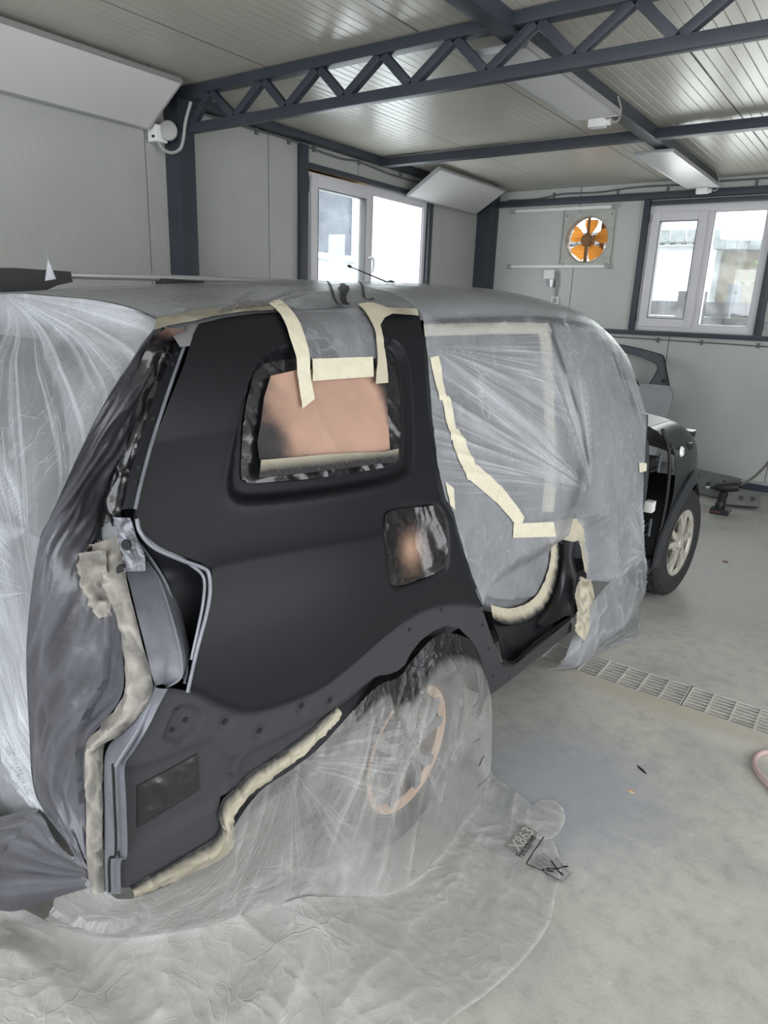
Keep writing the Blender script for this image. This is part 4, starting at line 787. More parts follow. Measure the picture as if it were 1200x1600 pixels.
def thicken(V, F, nrm, t):
    n = len(V); V2 = np.vstack([V, V-nrm*t]); F2 = F[:, ::-1]+n
    e = {}
    for a, b, c in F:
        for p, q in ((a, b), (b, c), (c, a)):
            if (q, p) in e: del e[(q, p)]
            else: e[(p, q)] = 1
    side = [[p, q, q+n, p+n][::-1] for p, q in e]
    return V2, F.tolist()+F2.tolist()+side

LASTP = [None]
def sheet(name, poly, mat, holes=(), res=.012, off=0.0, thick=0.0, parent=None, fn=S0, world=False, attrs=None, angle=45):
    P, F = tri_domain(poly, holes, res)
    LASTP[0] = P
    o = off(P) if callable(off) else np.full(len(P), off)
    V = S(P[:, 0], P[:, 1], o, fn)
    if thick: V, FF = thicken(V, F, surf_n(P[:, 0], P[:, 1], fn), thick)
    else: FF = F.tolist()
    ob = finish(name, to_world(V) if world else V, FF, mat, parent, True, angle)
    if attrs:
        for k, f_ in attrs.items():
            a = f_(P); attr(ob, k, np.r_[a, a] if thick else a)
    return ob

def grid(name, G, mat, parent=None, world=False, attrs=None, closed=False, angle=60, thick=0.0):
    """G[nu, nv, 3] as one quad sheet"""
    nu, nv = G.shape[:2]; F = []
    idx = np.arange(nu*nv).reshape(nu, nv)
    F = np.stack([idx[:-1, :-1], idx[1:, :-1], idx[1:, 1:], idx[:-1, 1:]], -1).reshape(-1, 4).tolist()
    if closed: F += [[int(idx[-1, j]), int(idx[0, j]), int(idx[0, j+1]), int(idx[-1, j+1])] for j in range(nv-1)]
    V = G.reshape(-1, 3)
    if thick:
        n = len(V); N = gnormals(G).reshape(-1, 3); V = np.vstack([V, V-N*thick]); F = F+[[q+n for q in f_][::-1] for f_ in F]
        ring = list(idx[0, :])+list(idx[1:, -1])+list(idx[-1, -2::-1])+list(idx[-2:0:-1, 0])
        F += [[int(ring[i]), int(ring[(i+1) % len(ring)]), int(ring[(i+1) % len(ring)])+n, int(ring[i])+n] for i in range(len(ring))]
    ob = finish(name, to_world(V) if world else V, F, mat, parent, True, angle)
    if attrs:
        for k, a in attrs.items():
            a = np.asarray(a).ravel(); attr(ob, k, np.r_[a, a] if thick else a)
    return ob
def gnormals(G):
    a = np.gradient(G, axis=0); b = np.gradient(G, axis=1); n = np.cross(a, b); return n/(np.linalg.norm(n, axis=-1, keepdims=True)+1e-12)
def loft(rows, nu, nv):
    """rows = list of 3D polylines (left to right); returns a smooth grid [nu along rows][nv across rows]"""
    R = np.array([resample(smooth_path(r, 8), nu) for r in rows])     # rows x nu x 3
    out = []
    for i in range(nu): out.append(resample_t(R[:, i, :], nv))
    return np.array(out)
def resample_t(P, n):
    """Catmull-Rom, uniform parameter"""
    P = np.asarray(P, float); m = len(P)
    if m == 2: t = np.linspace(0, 1, n)[:, None]; return P[0]*(1-t)+P[1]*t
    Q = np.vstack([2*P[0]-P[1], P, 2*P[-1]-P[-2]]); s = np.linspace(0, m-1-1e-9, n); i = s.astype(int); t = (s-i)[:, None]
    a, b, c, d = Q[i], Q[i+1], Q[i+2], Q[i+3]
    return 0.5*(2*b+(-a+c)*t+(2*a-5*b+4*c-d)*t*t+(-a+3*b-3*c+d)*t**3)

# ---- materials of the car and its masking
MAT['black_primer'] = simple('satin_black_primer', srgb(27, 28, 32), 0.42, 0, 0.06, 9, 0.02, 300)
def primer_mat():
    t = NT('satin_black_primer'); p = t.n('ShaderNodeBsdfPrincipled'); p.inputs['Specular IOR Level'].default_value = .2; a = t.n('ShaderNodeAttribute', {'attribute_name': 'flange_tone'}); tc = t.n('ShaderNodeTexCoord')
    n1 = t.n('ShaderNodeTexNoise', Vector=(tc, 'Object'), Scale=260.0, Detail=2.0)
    mx = t.n('ShaderNodeMix', {'data_type': 'RGBA'}); t.link(a, 'Fac', mx, 'Factor'); mx.inputs['A'].default_value = srgb(20, 21, 25); mx.inputs['B'].default_value = srgb(56, 56, 59); t.link(mx, 'Result', p, 'Base Color')  # lighter, rougher tone below the step line
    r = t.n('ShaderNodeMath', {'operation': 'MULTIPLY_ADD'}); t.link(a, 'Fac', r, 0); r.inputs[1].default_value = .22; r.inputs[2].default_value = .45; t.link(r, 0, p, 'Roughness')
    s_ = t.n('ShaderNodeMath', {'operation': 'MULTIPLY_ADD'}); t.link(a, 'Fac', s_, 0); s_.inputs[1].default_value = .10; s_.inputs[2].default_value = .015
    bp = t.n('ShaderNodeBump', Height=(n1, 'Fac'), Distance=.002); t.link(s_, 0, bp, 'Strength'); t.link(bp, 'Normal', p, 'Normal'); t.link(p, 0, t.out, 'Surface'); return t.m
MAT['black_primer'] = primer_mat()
MAT['grey_over'] = simple('oversprayed_grey_metal', srgb(96, 98, 106), 0.42, 0.1, 0.2, 22, 0.06, 60)
MAT['silver_edge'] = simple('bare_edge_primer', srgb(112, 114, 121), 0.38, 0.2, 0.12, 25)
MAT['roof_grey'] = simple('sanded_grey_roof', srgb(112, 113, 116), 0.5, 0, 0.06, 10)
MAT['dark_glass'] = simple('tinted_car_glass', srgb(40, 43, 48), .08)
MAT['dusty_black'] = simple('dusty_black_paint', srgb(30, 32, 38), .42)
MAT['fender_black'] = simple('dusty_gloss_black', srgb(15, 17, 23), .34, 0, .1, 8)
MAT['pillar_satin'] = simple('satin_dark_pillar', srgb(44, 46, 54), .38)
MAT['satin_black'] = simple('satin_black_sill_paint', srgb(20, 21, 25), .27, spec=.4)
MAT['hull'] = simple('dark_inner_body', srgb(52, 54, 58), 0.6, 0, 0.15, 6)
MAT['seam_dark'] = simple('black_hole', srgb(6, 6, 7), 0.8)
MAT['tyre'] = simple('tyre_rubber', srgb(34, 34, 36), 0.8, 0, 0.15, 40)
MAT['rim'] = simple('dirty_alloy', srgb(186, 182, 172), 0.4, 0.35, 0.22, 14)
MAT['rim_brown'] = simple('brown_dusted_alloy', srgb(176, 146, 122), 0.5, 0.1, 0.15, 14)
MAT['cladding'] = simple('grained_black_cladding', srgb(44, 46, 50), 0.55, 0, 0.08, 30, 0.1, 200)
MAT['tape'] = simple('masking_tape', srgb(204, 198, 178), 0.65, 0, 0.06, 40, 0.25, 180)
MAT['paper_pen'] = simple('black_marker_ink', srgb(18, 18, 20), 0.5)

def spray_mat(name, base, rough, dark=srgb(30, 30, 33), bump=0.2, bscale=120, spec=.4):
    """opaque masking stuff carrying black overspray (attribute 'spray')"""
    t = NT(name); p = t.n('ShaderNodeBsdfPrincipled', Roughness=rough); p.inputs['Specular IOR Level'].default_value = spec
    a = t.n('ShaderNodeAttribute', {'attribute_name': 'spray'}); tc = t.n('ShaderNodeTexCoord')
    n1 = t.n('ShaderNodeTexNoise', Vector=(tc, 'Object'), Scale=9.0, Detail=3.0, Roughness=0.6)
    n2 = t.n('ShaderNodeTexNoise', Vector=(tc, 'Object'), Scale=bscale, Detail=4.0)
    rp = t.ramp(n1, 'Fac', [(0.3, tuple(c*.9 for c in base[:3])), (0.7, tuple(min(1, c*1.06) for c in base[:3]))])
    ad = t.n('ShaderNodeMath', {'operation': 'MULTIPLY_ADD'}); t.link(n2, 'Fac', ad, 0); ad.inputs[1].default_value = .3; ad.inputs[2].default_value = -.15
    sm = t.n('ShaderNodeMath', {'operation': 'ADD', 'use_clamp': True}); t.link(a, 'Fac', sm, 0)
    gate = t.n('ShaderNodeMath', {'operation': 'MULTIPLY'}); t.link(ad, 0, gate, 0); t.link(a, 'Fac', gate, 1); t.link(gate, 0, sm, 1)
    mx = t.n('ShaderNodeMix', {'data_type': 'RGBA'}); t.link(sm, 0, mx, 'Factor'); t.link(rp, 'Color', mx, 'A'); mx.inputs['B'].default_value = dark
    t.link(mx, 'Result', p, 'Base Color')
    bp = t.n('ShaderNodeBump', Height=(n2, 'Fac'), Strength=bump, Distance=.004); t.link(bp, 'Normal', p, 'Normal')
    t.link(p, 0, t.out, 'Surface'); return t.m
MAT['tape_spray'] = spray_mat('oversprayed_masking_tape', srgb(180, 173, 154), .65)
MAT['kraft'] = spray_mat('kraft_masking_paper', srgb(166, 134, 117), .6, bump=.1, bscale=300)

def film_mat(name, tint=(0.60, 0.62, 0.66), gloss=.22, bump=.5, bscale=38.0, sx=(1, 1, 1), fold=.6, facet=.5):
    """thin milky polythene; 'milk' = how milky, 'spray' = black overspray and painted dark bands on it"""
    t = NT(name)
    mk = t.n('ShaderNodeAttribute', {'attribute_name': 'milk'}); sp = t.n('ShaderNodeAttribute', {'attribute_name': 'spray'})
    tc = t.n('ShaderNodeTexCoord'); mp = t.n('ShaderNodeMapping', Vector=(tc, 'Object')); mp.inputs['Scale'].default_value = sx
    n1 = t.n('ShaderNodeTexNoise', Vector=(mp, 'Vector'), Scale=bscale, Detail=6.0, Roughness=.62, Distortion=1.5)
    n2 = t.n('ShaderNodeTexNoise', Vector=(tc, 'Object'), Scale=5.0, Detail=4.0, Roughness=.6, Distortion=.6)
    # sharp creases: warped cell borders at two sizes
    wv = t.n('ShaderNodeTexNoise', Vector=(tc, 'Object'), Scale=2.2, Detail=4.0); wa = t.n('ShaderNodeMixRGB', {'blend_type': 'ADD'}, Fac=.8); t.link(mp, 'Vector', wa, 1); t.link(wv, 'Color', wa, 2)
    cr = []
    for sc_, lo_, hi_ in ((7.0, .0, .05), (17.0, .0, .07)):
        vo = t.n('ShaderNodeTexVoronoi', {'feature': 'DISTANCE_TO_EDGE'}, Vector=(wa, 'Color'), Scale=sc_); vo2 = t.n('ShaderNodeTexNoise', Vector=(tc, 'Object'), Scale=sc_*.6, Detail=2.0)
        r_ = t.ramp(vo, 'Distance', [(lo_, (1, 1, 1)), (hi_, (0, 0, 0))]); g_ = t.ramp(vo2, 'Fac', [(.46, (0, 0, 0)), (.62, (1, 1, 1))])
        mu = t.n('ShaderNodeMath', {'operation': 'MULTIPLY'}); t.link(r_, 'Color', mu, 0); t.link(g_, 'Color', mu, 1); cr.append(mu)
    vc = t.n('ShaderNodeTexVoronoi', Vector=(wa, 'Color'), Scale=11.0)
    # pleats pulled from a point: lines of constant angle
    pl = None
    for i, dens_ in ((1, 62.0), (2, 58.0), (3, 60.0)):
        fa = t.n('ShaderNodeAttribute', {'attribute_name': 'fa%d' % i}); fm = t.n('ShaderNodeAttribute', {'attribute_name': 'fm%d' % i})
        cx = t.n('ShaderNodeCombineXYZ'); ml = t.n('ShaderNodeMath', {'operation': 'MULTIPLY'}); t.link(fa, 'Fac', ml, 0); ml.inputs[1].default_value = dens_; t.link(ml, 0, cx, 0)
        md = t.n('ShaderNodeVectorMath', {'operation': 'MULTIPLY_ADD'}); t.link(tc, 'Object', md, 0); md.inputs[1].default_value = (1.2, 1.2, 1.2); t.link(cx, 'Vector', md, 2)
        nz = t.n('ShaderNodeTexNoise', Vector=(md, 'Vector'), Scale=1.0, Detail=2.0, Roughness=.5)
        rp = t.ramp(nz, 'Fac', [(.50, (0, 0, 0)), (.60, (1, 1, 1)), (.66, (.2, .2, .2))]); mu = t.n('ShaderNodeMath', {'operation': 'MULTIPLY'}); t.link(rp, 'Color', mu, 0); t.link(fm, 'Fac', mu, 1)
        if pl is None: pl = mu
        else:
            mx_ = t.n('ShaderNodeMath', {'operation': 'MAXIMUM'}); t.link(pl, 0, mx_, 0); t.link(mu, 0, mx_, 1); pl = mx_
    def madd(a, ao, k, b=None):
        q = t.n('ShaderNodeMath', {'operation': 'MULTIPLY_ADD'}); t.link(a, ao, q, 0); q.inputs[1].default_value = k
        if b is None: q.inputs[2].default_value = 0
        else: t.link(b, 0, q, 2)
        return q
    hh = madd(n1, 'Fac', .55); hh = madd(cr[0], 0, fold, hh); hh = madd(cr[1], 0, fold*.6, hh); hh = madd(vc, 'Distance', facet, hh); hh = madd(pl, 0, 1.0, hh)
    bp = t.n('ShaderNodeBump', Height=(hh, 0), Strength=bump, Distance=.006)
    wl = madd(cr[0], 0, .28*fold); wl = madd(cr[1], 0, .16*fold, wl); wl = madd(pl, 0, .36, wl)
    col = t.n('ShaderNodeMix', {'data_type': 'RGBA'}); t.link(sp, 'Fac', col, 'Factor'); col.inputs['A'].default_value = tint+(1,); col.inputs['B'].default_value = srgb(34, 34, 38)
    di = t.n('ShaderNodeBsdfDiffuse'); t.link(col, 'Result', di, 'Color'); t.link(bp, 'Normal', di, 'Normal')
    tl = t.n('ShaderNodeBsdfTranslucent'); t.link(col, 'Result', tl, 'Color'); t.link(bp, 'Normal', tl, 'Normal')
    dm = t.n('ShaderNodeMixShader', Fac=.3); t.link(di, 0, dm, 1); t.link(tl, 0, dm, 2)
    tr = t.n('ShaderNodeBsdfTransparent'); tr.inputs['Color'].default_value = (.96, .97, .98, 1)
    # alpha = milk + noise, overspray makes it opaque
    a1 = t.n('ShaderNodeMath', {'operation': 'MULTIPLY_ADD'}); t.link(n2, 'Fac', a1, 0); a1.inputs[1].default_value = .36; a1.inputs[2].default_value = -.18
    a2 = t.n('ShaderNodeMath', {'operation': 'ADD'}); t.link(mk, 'Fac', a2, 0); t.link(a1, 0, a2, 1); a2 = madd(a2, 0, 1.0, wl)
    a3 = t.n('ShaderNodeMath', {'operation': 'MAXIMUM', 'use_clamp': True}); t.link(a2, 0, a3, 0); t.link(sp, 'Fac', a3, 1)
    m1 = t.n('ShaderNodeMixShader'); t.link(a3, 0, m1, 'Fac'); t.link(tr, 0, m1, 1); t.link(dm, 0, m1, 2)
    lw = t.n('ShaderNodeLayerWeight', Blend=.5); t.link(bp, 'Normal', lw, 'Normal')
    pw = t.n('ShaderNodeMath', {'operation': 'POWER'}); t.link(lw, 'Facing', pw, 0); pw.inputs[1].default_value = 4.0
    fr_ = t.n('ShaderNodeMath', {'operation': 'MULTIPLY_ADD'}); t.link(pw, 0, fr_, 0); fr_.inputs[1].default_value = .45; fr_.inputs[2].default_value = .05
    gl = t.n('ShaderNodeBsdfGlossy', Roughness=gloss); t.link(bp, 'Normal', gl, 'Normal')
    m2 = t.n('ShaderNodeMixShader'); t.link(fr_, 0, m2, 'Fac'); t.link(m1, 0, m2, 1); t.link(gl, 0, m2, 2)
    t.link(m2, 0, t.out, 'Surface'); return t.m
MAT['film'] = film_mat('milky_polythene_film')
MAT['film_floor'] = film_mat('crumpled_floor_film', (0.71, 0.70, 0.68), .2, .7, 30, (1, 1, 1), .42, 1.7)
MAT['film_black'] = spray_mat('black_sprayed_film', srgb(40, 40, 44), .25, srgb(26, 26, 29), .5, 45, .6)

# ---------------------------------------------------------------- car body
car = empty('car', CO, 'black primed estate car masked with plastic film and tape for painting', 'car', rot=(0, 0, -TH))
def C_(m, name, mat, parent=None, **k): return m.build(name, mat, parent or car, **k)

QUARTER = np.array(D['QUARTER'])
def closed(L): L = np.array(L); return smooth_path(np.vstack([L[-2:], L, L[:2]]), 6)[12:-12]
WIN_IN, WIN_OUT, FUEL = [closed(D[k]) for k in ('WIN_IN', 'WIN_OUT', 'FUEL')]
for k in ('STEP', 'STEP2', 'CREASE', 'LEDGE'): D[k] = smooth_path(np.array(D[k]), 5)
DIMPLE = closed(D['DIMPLE'])
def q_off(P):
    o = np.zeros(len(P))
    # window recess
    di, _ = pdist(P, WIN_IN, True); do, _ = pdist(P, WIN_OUT, True); k = inside(P, WIN_OUT)
    t = np.where(k, do/(di+do+1e-9), 0); o -= .022*sstep(0, .55, t)
    o += .002*np.exp(-(do/.012)**2)*np.where(k, 0, 1)
    # lower flange where the bumper and arch trim sit, with its kick lines
    for key, amt, w in (('STEP', -.016, .03), ('STEP2', -.013, .03), ('LEDGE', .013, .026)):
        L = np.array(D[key]); d, s = pdist(P, L); e = s*d
        lo = L[:, 0].min()-.02; hi = L[:, 0].max()+.02
        m_ = sstep(lo-.05, lo, P[:, 0])*(1-sstep(hi, hi+.05, P[:, 0])) if key != 'STEP' else 1
        o += amt*sstep(-w/2, w/2, e)*m_
    # feature line above the arch
    d, s = pdist(P, np.array(D['CREASE'])); e = -s*d
    o -= .012*(1-np.exp(-np.clip(e, 0, None)/.05))*np.exp(-np.clip(e, 0, None)/.25)
    # pressed dimples
    L = DIMPLE; d, _ = pdist(P, L, True); o -= .013*np.where(inside(P, L), sstep(0, .014, d), 0); o += .003*np.where(inside(P, L), 0, np.exp(-(d/.008)**2))
    for c in D['DIMPS']:
        r = np.hypot(P[:, 0]-c[0], P[:, 1]-c[1]); o -= .008*np.exp(-(r/.018)**4)
    # fuel flap rim
    d, _ = pdist(P, FUEL, True); o -= .006*np.exp(-(d/.006)**2)
    # rolled edge of the arch
    r = np.hypot(P[:, 0]+.02, P[:, 1]-.19)
    return o
quarter = sheet('quarter_panel', QUARTER, 'black_primer', [WIN_IN, FUEL], .007, q_off, .0025, car, attrs={'flange_tone': lambda P: sstep(-.012, .012, (lambda ds: ds[0]*ds[1])(pdist(P, np.array(D['STEP']))))})
quarter['label'] = 'satin black primed rear quarter panel'
def disc_on(P2, r, name, mat, parent, off=.0015, asp=1.0):
    c = S(np.array([P2[0]]), np.array([P2[1]]), float(q_off(np.array([P2]))[0])+off)[0]; n = surf_n(np.array([P2[0]]), np.array([P2[1]]))[0]
    m = MB(); m.lathe([(0, 0), (r, 0), (r*.9, .001), (0, .001)], c, n, 14); return m.build(name, mat, parent)
for c in D['HOLES']+D['HOLES2']: disc_on(c, .0055, 'bolt_hole', 'seam_dark', quarter)
for c in D['DIMPS']: disc_on(c, .007, 'bolt_hole', 'seam_dark', quarter, .0015)
# window return, fuel pocket
def wall_in(name, loop, depth, mat, off_fn, parent, fill=True):
    L = dens(loop, .012); o = off_fn(L); A = S(L[:, 0], L[:, 1], o); n = surf_n(L[:, 0], L[:, 1]); B = A-n*depth
    k = len(A); F = [[i, (i+1) % k, k+(i+1) % k, k+i] for i in range(k)]
    return finish(name, np.vstack([A, B]), F, mat, parent)
wall_in('window_return', WIN_IN, .035, 'black_primer', q_off, quarter)
wall_in('fuel_pocket', FUEL, .05, 'black_primer', q_off, quarter)

# rear pillar channel, lamp recess, rear corner
A = np.array(D['CH_OUT']); B = np.array(D['CH_IN']); Mid = resample(A, 7)*.62+resample(B, 7)*.38+np.array([-.004, .0, 0]); A2 = resample(A, 7)*.86+resample(B, 7)*.14+np.array([-.004, .0, 0])
ch = grid('rear_pillar_channel', loft([A-np.array([.001, 0, 0]), A2, Mid, B], 60, 16), 'black_primer', car)
G = loft([A-np.array([.001, 0, 0]), A2, Mid, B], 60, 16); NN = gnormals(G)
m = MB(); m.tube(smooth_path(A+np.array([.001, -.003, 0]), 6), .0035, 8); m.build('channel_highlight', 'grey_over', ch)  # paler bead added along the panel edge as a painted highlight line
for i in (12, 16, 34, 48, 52):
    p = G[i, 10]; n = NN[i, 10]; n = n if n[0] > 0 else -n
    m = MB(); m.lathe([(0, .001), (.0055, .001), (.005, .002), (0, .002)], p, n, 12); m.build('bolt_hole', 'seam_dark', ch)
SE = np.array(D['SKIN_EDGE']); FLI = np.array(D['LAMP_IN'])
rec = grid('lamp_recess_wall', loft([SE-np.array([.002, 0, 0]), resample(SE, 12)*.6+resample(FLI, 12)*.4-np.array([.01, 0, 0]), FLI], 60, 10), 'black_primer', car)
LC = np.array(D['LAMP_CH']); grid('lamp_side_wall', loft([FLI, LC], 40, 6), 'black_primer', rec)
for nm, key, r, off in (('lamp_flange', 'FLANGE', .0042, .003), ('lamp_flange', 'FLANGE2', .0032, .0)):
    p = smooth_path(np.array(D[key])+np.array([off, -.002, 0]), 6); m = MB(); m.tube(p, r, 10); m.build(nm, 'silver_edge', car)
fp = smooth_path(np.array(D['FLANGE'])+np.array([0, 0.0, 0]), 6); f2 = smooth_path(np.array(D['FLANGE2']), 6)
LR, LL = np.array(D['LAMP_R']), np.array(D['LAMP_L'])
grid('lamp_channel', loft([LC, resample(LC, 7)*.5+resample(LR, 7)*.5+np.array([-.012, .02, 0]), LR], 40, 10), 'grey_over', car, thick=.002)
for L_ in (LC, LR):
    m = MB(); m.tube(smooth_path(L_+np.array([.002, -.004, 0]), 6), .003, 8); m.build('channel_lip', 'silver_edge', car)
pan = grid('lamp_back_panel', loft([LR, resample(LR, 7)*.5+resample(LL, 7)*.5+np.array([-.006, .006, 0]), LL], 40, 14), 'grey_over', car, thick=.002)
for t_, sl in ((.12, .012), (.82, .012)):
    q = resample(LC, 40)[int(t_*39)]*.55+resample(LR, 40)[int(t_*39)]*.45
    m = MB(); m.lathe([(0, 0), (.008, 0), (.007, .002), (0, .002)], q+np.array([.004, -.012, 0]), (.6, -.8, .1), 12); m.build('bolt_hole', 'seam_dark', pan)
# bracket casting above the lamp panel
br = [np.array([.672, -.845, 1.255]), np.array([.66, -.84, 1.225]), np.array([.665, -.845, 1.19]), np.array([.69, -.85, 1.165]), np.array([.70, -.855, 1.145])]
b2 = [np.array([.70, -.845, 1.245]), np.array([.71, -.84, 1.215]), np.array([.715, -.835, 1.185]), np.array([.725, -.835, 1.165]), np.array([.73, -.84, 1.14])]
Gb = loft([np.array(br), (np.array(br)+np.array(b2))/2+np.array([.0, -.018, 0]), np.array(b2)], 40, 24)
uu_, vv_ = np.meshgrid(np.linspace(0, 1, 40), np.linspace(0, 1, 24), indexing='ij')
Gb = Gb+gnormals(Gb)*(.012*crumple(uu_*5, vv_*4, 3))[..., None]
bk = grid('lamp_bracket', Gb, 'silver_edge', car, thick=.002)
for c, r in (((.716, -.868, 1.198), .011), ((.70, -.872, 1.142), .012)):
    m = MB(); m.lathe([(0, 0), (r, 0), (r*.9, .003), (0, .003)], c, (.5, -.85, .1), 16); m.build('bracket_hole', 'seam_dark', bk)
PR, PL = np.array(D['POST_R']), np.array(D['POST_L'])
post = grid('rear_corner_post', loft([PR, resample(PR, 9)*.5+resample(PL, 9)*.5+np.array([0, -.006, 0]), PL], 70, 12), 'grey_over', car, thick=.002)
m = MB(); sl = smooth_path(PR[4:]+np.array([-.022, -.012, 0]), 6); m.tube(sl, .0028, 6); m.build('corner_seam', 'seam_dark', post)
m = MB(); m.tube(smooth_path(PR[:5]+np.array([-.012, -.012, 0]), 6), .005, 8); m.build('sealer_bead', 'grey_over', post)

# roof, hull under the film, floor pan
def vrange_grid(v0, v1, q0, q1, nv_, nq, off):
    v, q = np.meshgrid(np.linspace(v0, v1, nv_), np.linspace(q0, q1, nq), indexing='ij'); return S(v.ravel(), q.ravel(), off).reshape(nv_, nq, 3)
QR = float(np.interp(1.655, ZZ, QQ))
roof = grid('roof', vrange_grid(-.66, 1.62, QR, 2*QMAX-QR, 80, 90, -.002), 'roof_grey', car, thick=.002)
grid('windscreen', vrange_grid(1.625, 2.3, QR, 2*QMAX-QR, 24, 40, -.006), 'dark_glass', car)
QB = float(np.interp(.5, ZZ, QQ))
def hull_grid():
    v, q = np.meshgrid(np.linspace(-.70, 2.05, 90), np.linspace(QB, QR+.03, 60), indexing='ij'); z = np.interp(q.ravel(), QQ, ZZ); vv = v.ravel()
    o = -.075-.13*(1-sstep(.78, .95, z))*sstep(.15, .3, vv)*(1-sstep(1.5, 1.7, vv)); return S(vv, q.ravel(), o).reshape(90, 60, 3)
hull = grid('inner_side', hull_grid(), 'hull', car, thick=.003)
grid('left_side', vrange_grid(-.85, 2.3, 2*QMAX-QR-.02, 2*QMAX-.12, 60, 40, 0.0), 'black_primer', car, thick=.003)
m = MB(); m.box((-.78, -.80, .27), (.62, 2.35, .36), .02); C_(m, 'floor_pan', 'dark')  # unseen box closing the underside, added so sky light doesn't leak through
m = MB(); m.box((-.80, -.2, .36), (.70, -.12, 1.0), .01); C_(m, 'rear_bulkhead', 'hull')
# tailgate behind the film
TZ = np.array([.36, .55, .8, 1.0, 1.12, 1.3, 1.45, 1.58, 1.65]); TV = np.array([-.86, -.90, -.905, -.90, -.885, -.82, -.745, -.665, -.60])
def tail_v(u, z): return pch(z, TZ, TV)+.20*np.clip((np.abs(u)-.45)/.35, 0, None)**2
def tail_grid(z0, z1, w0, w1, nz_, nw, dv=0.0):
    z, t_ = np.meshgrid(np.linspace(z0, z1, nz_), np.linspace(-1, 1, nw), indexing='ij')
    w = w0+(w1-w0)*(z-z0)/(z1-z0); u = t_*w; return np.stack([u, tail_v(u, z)+dv, z], -1)
tg = grid('tailgate', tail_grid(.40, 1.64, .70, .54, 50, 40, .02), 'roof_grey', car, thick=.003)
grid('rear_window', tail_grid(1.13, 1.55, .58, .46, 20, 24, .012), 'dark_glass', tg)

# left roof rail and the aerial
RL = np.array(D['RAIL'])
rail = C_(MB().tube(smooth_path(RL[2:6], 8), .0125, 12), 'roof_rail', 'alu')
v0 = RL[2][1]; z0 = RL[2][2]; foot = [(-.95, z0-.03), (-.7, z0-.005), (-.45, z0+.012), (v0, z0+.012), (v0+.005, z0-.022), (v0-.05, z0-.035), (v0-.11, z0-.062), (-.9, z0-.075)]
m = MB(); m.prism([(v, z) for v, z in foot], 0, -.575, -.525); m.build('rail_foot', 'black', rail)
for v0, v1 in ((RL[6][1], RL[7][1]), (.95, 1.15)):
    zt = float(np.interp((v0+v1)/2, RL[2:6, 1], RL[2:6, 2]))
    m = MB(); m.box((-.575, v0, zt-.045), (-.53, v1, zt-.004), .006); m.build('rail_foot', 'black', rail)
an = np.array(D['ANT']); m = MB(); m.tube([an[0]-(an[1]-an[0])*.15, an[0], an[1]], [.004, .003, .002], 8); m.lathe([(0, 0), (.005, 0), (.005, .014), (0, .016)], an[1], an[1]-an[0], 10)
m.lathe([(0, 0), (.025, 0), (.014, .022), (0, .026)], an[0]-(an[1]-an[0])*.15-np.array([0, 0, .012]), (0, 0, 1), 16); C_(m, 'aerial', 'black')

# door sill, centre pillar stump
s_ = [np.array(D['SILL%d' % i]) for i in range(4)]
q0 = S(np.array([.49, .55, .66, .82, 1.083]), q_of_z(np.array([.44, .408, .406, .408, .414]), np.zeros(5)), -.001)
gs = loft([s_[0], s_[0]*.55+s_[1]*.45+np.array([0, 0, .004]), s_[1]-np.array([0, 0, .012]), s_[2], s_[3]], 60, 22)
sill = grid('door_sill', gs, 'satin_black', car, thick=.003)
for k in (4, 8):
    m = MB(); m.tube(gs[4:-4, k]+np.array([0, 0, .002]), .0035, 6); m.build('sill_bead', 'black_primer', sill)
pl_, pm_, pr_, px_ = [np.array(D[k]) for k in ('PIL_L', 'PIL_M', 'PIL_R', 'PIL_X')]
pil = grid('centre_pillar', loft([pl_-np.array([.03, 0, 0]), pl_, pm_, pr_, px_[:5]], 60, 24), 'satin_black', car, thick=.003)
grid('sill_end_plate', loft([pr_, px_[[0, 1, 2, 3, 5]]], 30, 10), 'black_primer', car, thick=.003)
m = MB(); m.lathe([(0, 0), (.008, 0), (.007, .002), (0, .002)], pm_[0]*.7+pl_[0]*.3+np.array([.012, -.012, -.03]), (.6, -.8, 0), 12); m.build('bolt_hole', 'seam_dark', pil)

# ---- front end
FZ = np.array([.30, .5, .62, .74, .86, .95, 1.02, 1.07, 1.10, 1.125, 1.14]); FU = np.array([.845, .865, .88, .89, .885, .868, .83, .76, .66, .4, 0.0])
FZZ = FZ[-1]-(FZ[-1]-FZ[0])*(1-np.linspace(0, 1, 500))**2; FUU = pch(FZZ, FZ, FU); FQ = np.r_[0, np.cumsum(np.hypot(np.diff(FZZ), np.diff(FUU)))]
def SF(v, q):
    v = np.asarray(v, float); far = q > FQ[-1]; qq = np.where(far, 2*FQ[-1]-q, q)
    z = np.interp(qq, FQ, FZZ); u = np.interp(qq, FQ, FUU); t_ = np.clip((v-2.55)/.75, 0, None)
    u = u*(1-.20*t_**2.2); z = z-.30*t_**2.4*np.clip((z-.45)/.6, 0, 1)
    return np.stack([np.where(far, -u, u), v, z], -1)
def fq(z): return float(np.interp(z, FZZ, FQ))
FC = (2.735, .345)
def arc(r, a0, a1, n=24): return [(FC[0]+r*math.cos(math.radians(a0+(a1-a0)*i/n)), fq(FC[1]+r*math.sin(math.radians(a0+(a1-a0)*i/n)))) for i in range(n+1)]
QT = fq(1.085)
poly = [(2.33, fq(.36)), (2.33, fq(.7)), (2.31, fq(1.0)), (2.27, QT)]+[(v, QT) for v in np.linspace(2.4, 3.30, 12)]+[(3.32, fq(.55))]+arc(.40, 28, 175)
fender = sheet('front_fender', poly, 'fender_black', res=.018, thick=.003, parent=car, fn=SF)
grid('bonnet', np.array([[SF(v, q) for q in np.linspace(QT+.004, 2*FQ[-1]-QT, 40)] for v in np.linspace(2.2, 3.3, 40)]), 'dusty_black', car, thick=.003)
